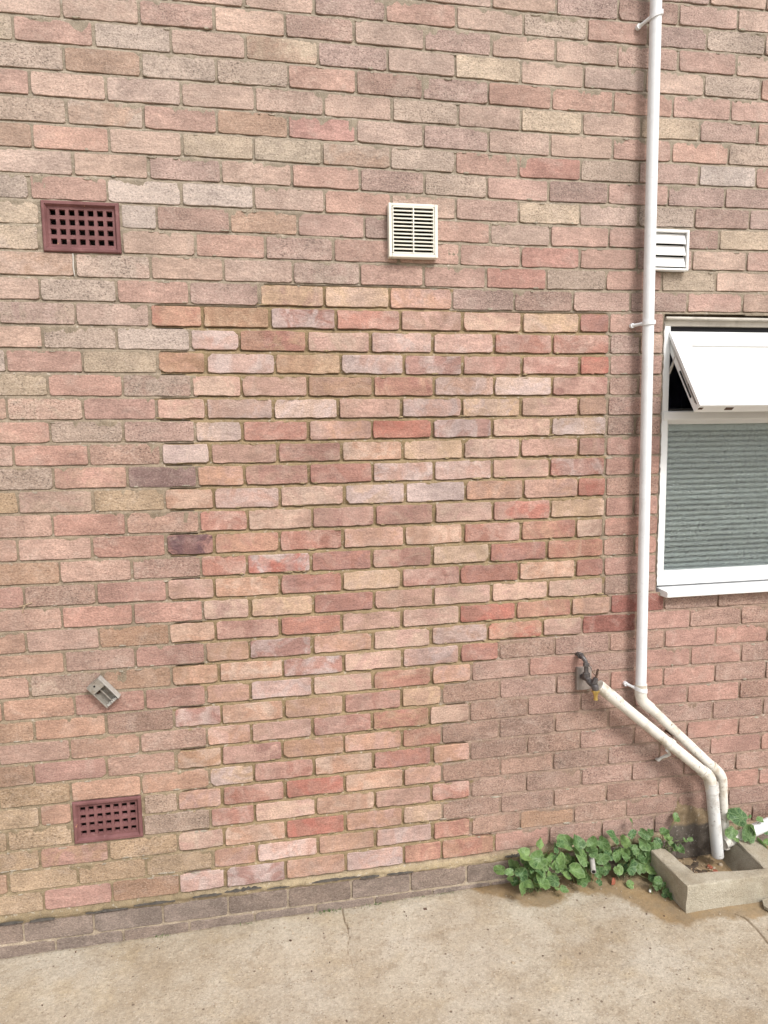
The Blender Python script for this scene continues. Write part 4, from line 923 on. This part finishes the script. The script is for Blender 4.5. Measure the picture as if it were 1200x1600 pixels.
def plant(name, label, base, leaves, group='self-sown plants along the wall foot', cat='plant'):
    t = thing(name, label, cat, base, group); stems = MB(); B = Vector(base)
    for (x, y, z, r_) in leaves:
        o = bpy.data.objects.new('leaf', rng.choice(LM)); COL.objects.link(o)
        nrm = Vector((rng.uniform(-.8, .7), rng.uniform(-1.1, -.3), rng.uniform(.15, 1.1))).normalized()
        q = nrm.to_track_quat('Z', 'Y').to_matrix().to_4x4() @ Matrix.Rotation(rng.uniform(0, 6.28), 4, 'Z')
        o.matrix_world = Matrix.Translation((x, y, z)) @ q @ Matrix.Scale(r_ * rng.uniform(.9, 1.4), 4)
        mw = o.matrix_world.copy(); o.parent = t; o.matrix_parent_inverse = Matrix.Translation(-B); o.matrix_basis = mw
        att = mw @ Vector((-.17, 0, .0)); root = B + Vector((rng.uniform(-.04, .04), rng.uniform(-.02, .02), 0))
        if abs(att.x - root.x) > .16: root.x = att.x + rng.uniform(-.05, .05)
        mid = (att + root) / 2 + Vector((rng.uniform(-.01, .01), .012, .012)) - nrm * .01
        stems.tube([root, mid, att], [.0018, .0014, .0010], 5, cap=False)
    put(stems.build('stem', 'stem', None, smooth=True), t); return t
def filler(n, x0, x1, ymin, ymax, zmin, zmax, r0=.010, r1=.019):
    return [(x := rng.uniform(x0, x1), rng.uniform(ymin, ymax), gz(x) + rng.uniform(zmin, zmax), rng.uniform(r0, r1)) for _ in range(n)]
ALL = [(0.967, -0.06, 0.199, 0.0231), (0.911, -0.08, 0.172, 0.022), (0.964, -0.085, 0.157, 0.0275), (0.881, -0.111, 0.123, 0.0231), (0.81, -0.104, 0.145, 0.0165), (0.844, -0.107, 0.136, 0.0138), (0.879, -0.14, 0.079, 0.0209), (0.918, -0.098, 0.14, 0.0192), (0.962, -0.105, 0.123, 0.0192), (1.0, -0.082, 0.157, 0.0192), (1.035, -0.061, 0.188, 0.0209), (1.065, -0.058, 0.189, 0.0165), (1.094, -0.058, 0.185, 0.0248), (1.128, -0.062, 0.173, 0.0248), (1.06, -0.085, 0.144, 0.0248), (1.029, -0.098, 0.125, 0.0192), (1.012, -0.122, 0.089, 0.0165), (0.953, -0.127, 0.088, 0.0248), (0.947, -0.12, 0.1, 0.0138), (1.035, -0.135, 0.064, 0.0121), (1.09, -0.104, 0.108, 0.022), (1.054, -0.113, 0.098, 0.0121), (1.132, -0.104, 0.102, 0.0176), (1.146, -0.085, 0.133, 0.0275), (1.118, -0.124, 0.07, 0.0192), (1.176, -0.072, 0.151, 0.0181), (1.21, -0.085, 0.125, 0.0181), (1.23, -0.056, 0.173, 0.0264), (1.2, -0.111, 0.082, 0.0209), (1.185, -0.06, 0.171, 0.0165), (1.246, -0.078, 0.132, 0.0165), (1.295, -0.049, 0.177, 0.0209), (1.287, -0.076, 0.129, 0.0248), (1.275, -0.1, 0.09, 0.0165), (1.333, -0.058, 0.155, 0.0181), (1.361, -0.043, 0.178, 0.0165), (1.366, -0.067, 0.136, 0.0154), (1.318, -0.1, 0.085, 0.0264), (1.323, -0.083, 0.113, 0.0165), (1.319, -0.129, 0.036, 0.0138), (1.37, -0.102, 0.073, 0.0165), (1.378, -0.082, 0.108, 0.0138), (1.404, -0.101, 0.071, 0.0165), (1.399, -0.118, 0.043, 0.0165), (1.405, -0.082, 0.104, 0.0192), (1.415, -0.057, 0.147, 0.0248), (1.411, -0.039, 0.18, 0.0154), (1.447, -0.036, 0.18, 0.0138), (1.451, -0.06, 0.138, 0.0192), (1.427, -0.072, 0.118, 0.0192), (1.472, -0.058, 0.137, 0.0138), (1.368, -0.035, 0.232, 0.0099), (1.183, -0.126, 0.059, 0.011)]
A_ = [l for l in ALL if l[0] < 1.06]; B_ = [l for l in ALL if 1.06 <= l[0] < 1.26]; C_ = [l for l in ALL if l[0] >= 1.26]
plant('leafy_plant', 'leftmost clump of round green leaves at the wall foot, left of the grey pipe stub', (.95, -.06, gz(.95)), A_ + filler(32, .86, 1.05, -.10, -.03, .03, .13))
plant('leafy_plant', 'middle clump of round green leaves around the small grey pipe stub', (1.15, -.05, gz(1.15)), B_ + filler(26, 1.05, 1.26, -.08, -.025, .03, .12))
plant('leafy_plant', 'clump of round green leaves pressed against the left side of the concrete kerb', (1.36, -.05, gz(1.36)), C_ + filler(26, 1.26, 1.45, -.07, -.025, .03, .11))
plant('leafy_plant', 'small tuft of leaves at the outside corner of the concrete kerb', (1.405, -.17, gz(1.4)), [(1.395, -.185, .084, .0141), (1.393, -.185, .050, .0112), (1.419, -.195, .046, .0141), (1.408, -.20, .036, .0101), (1.412, -.185, .058, .0101), (1.379, -.185, .067, .0101), (1.402, -.18, .07, .012), (1.415, -.215, .04, .010)])
plant('creeping_plant', 'thin creeper climbing the cement patch left of the pipes', (1.53, -.03, .07), [(1.522, -.045, .15, .0165), (1.558, -.03, .211, .0144), (1.627, -.035, .124, .0115), (1.593, -.035, .126, .0082), (1.57, -.045, .098, .0124), (1.528, -.045, .129, .0124), (1.495, -.045, .173, .0144), (1.505, -.038, .171, .0121), (1.516, -.049, .149, .0154), (1.53, -.061, .125, .0121), (1.55, -.045, .096, .0091), (1.581, -.045, .084, .0082)])
plant('leafy_plant', 'plant with large round leaves growing right of the pipes over the kerb', (1.82, -.055, .08), [(1.798, -.10, .23, .0279), (1.76, -.10, .18, .0248), (1.823, -.11, .155, .0263), (1.873, -.11, .119, .0279), (1.74, -.09, .233, .0139), (1.854, -.095, .179, .0186), (1.909, -.1, .113, .0139), (1.843, -.08, .221, .0108), (1.791, -.09, .135, .0124), (1.93, -.09, .16, .018), (1.90, -.08, .20, .015)])
st = thing('pipe_stub', 'small grey pipe stub poking out among the leaves', 'pipe', (1.17, -.1, .1))
put(MB().tube([(1.195, -.04, .128), (1.163, -.126, .108)], .0098, 16).build('pipe', 'boxlight', None, smooth=True), st)
put(MB().tube([(1.1631, -.1257, .1081), (1.1626, -.1268, .1078)], .0070, 14).build('bore', 'dark', None), st)  # stub end is closed; dark disc paints its shaded inside
chunk('terracotta_shard', 'redchip', 1.258, -.100, gz(1.25) + .003, (.013, .005, .022), 'terracotta shard standing among the leaf stems', 'shard')
o = chunk('wrapper_scrap', 'white_plastic', 1.372, -.168, gz(1.37) + .004, (.012, .006, .006), 'crumpled white scrap on the damp ground left of the kerb', 'litter')
w = thing('dry_stalk', 'dry forked stalk caught on the bricks at the left edge', 'stalk', (-.78, -.003, 1.19))
put(MB().tube([(-.797, -.003, 1.209), (-.780, -.006, 1.211), (-.768, -.006, 1.216), (-.757, -.004, 1.2195)], .0016, 6).build('stalk', 'straw', None, smooth=True), w)
put(MB().tube([(-.780, -.006, 1.211), (-.7835, -.008, 1.200), (-.788, -.005, 1.187)], .0014, 6).build('side_stalk', 'straw', None, smooth=True), w)

# moss and weeds in the wall foot, loose grit on the yard
b = MB()
for (x0, n_) in ((-.42, 26), (.17, 60), (.36, 30), (.52, 16), (-.12, 16), (.62, 18)):
    for k in range(n_):
        x = x0 + rng.gauss(0, .022); y = -.006 - abs(rng.gauss(0, .006)); z = gz(x); h = rng.uniform(.004, .013); a = rng.uniform(-.006, .006); w_ = rng.uniform(.0006, .0013)
        b.add([(x - w_, y, z - .002), (x + w_, y, z - .002), (x + a, y - rng.uniform(0, .006), z + h)], [(0, 1, 2)])
tag(b.build('weeds', 'leaf'), 'tiny weeds in the crack where wall meets yard', 'weeds', kind='stuff')
set_attr(bpy.data.objects['weeds'].data, 'lf', np.tile([.5, .2, 0, 1], (len(b.v), 1)))
for nm, mt_, cnt, lab in (('grit', 'stone', 330, 'pale loose grit scattered over the concrete'), ('crumbs', 'rust', 45, 'dark crumbs of soil scattered over the concrete')):
    b = MB()
    for k in range(cnt):
        x = rng.uniform(-1.0, 2.0); y = -abs(rng.gauss(0, .35)) - .01
        if y < -.85: continue
        s = rng.uniform(.0012, .0032) * (1.8 if rng.random() < .06 else 1)
        mt = Matrix.Translation((x, y, gz(x) + .0012)) @ Euler((rng.uniform(-.5, .5), rng.uniform(-.5, .5), rng.uniform(0, 6))).to_matrix().to_4x4()
        b.box(-s, s, -s * .7, s * .7, -s * .4, s * .5, mt)
    tag(b.build(nm, mt_), lab, 'grit', kind='stuff')
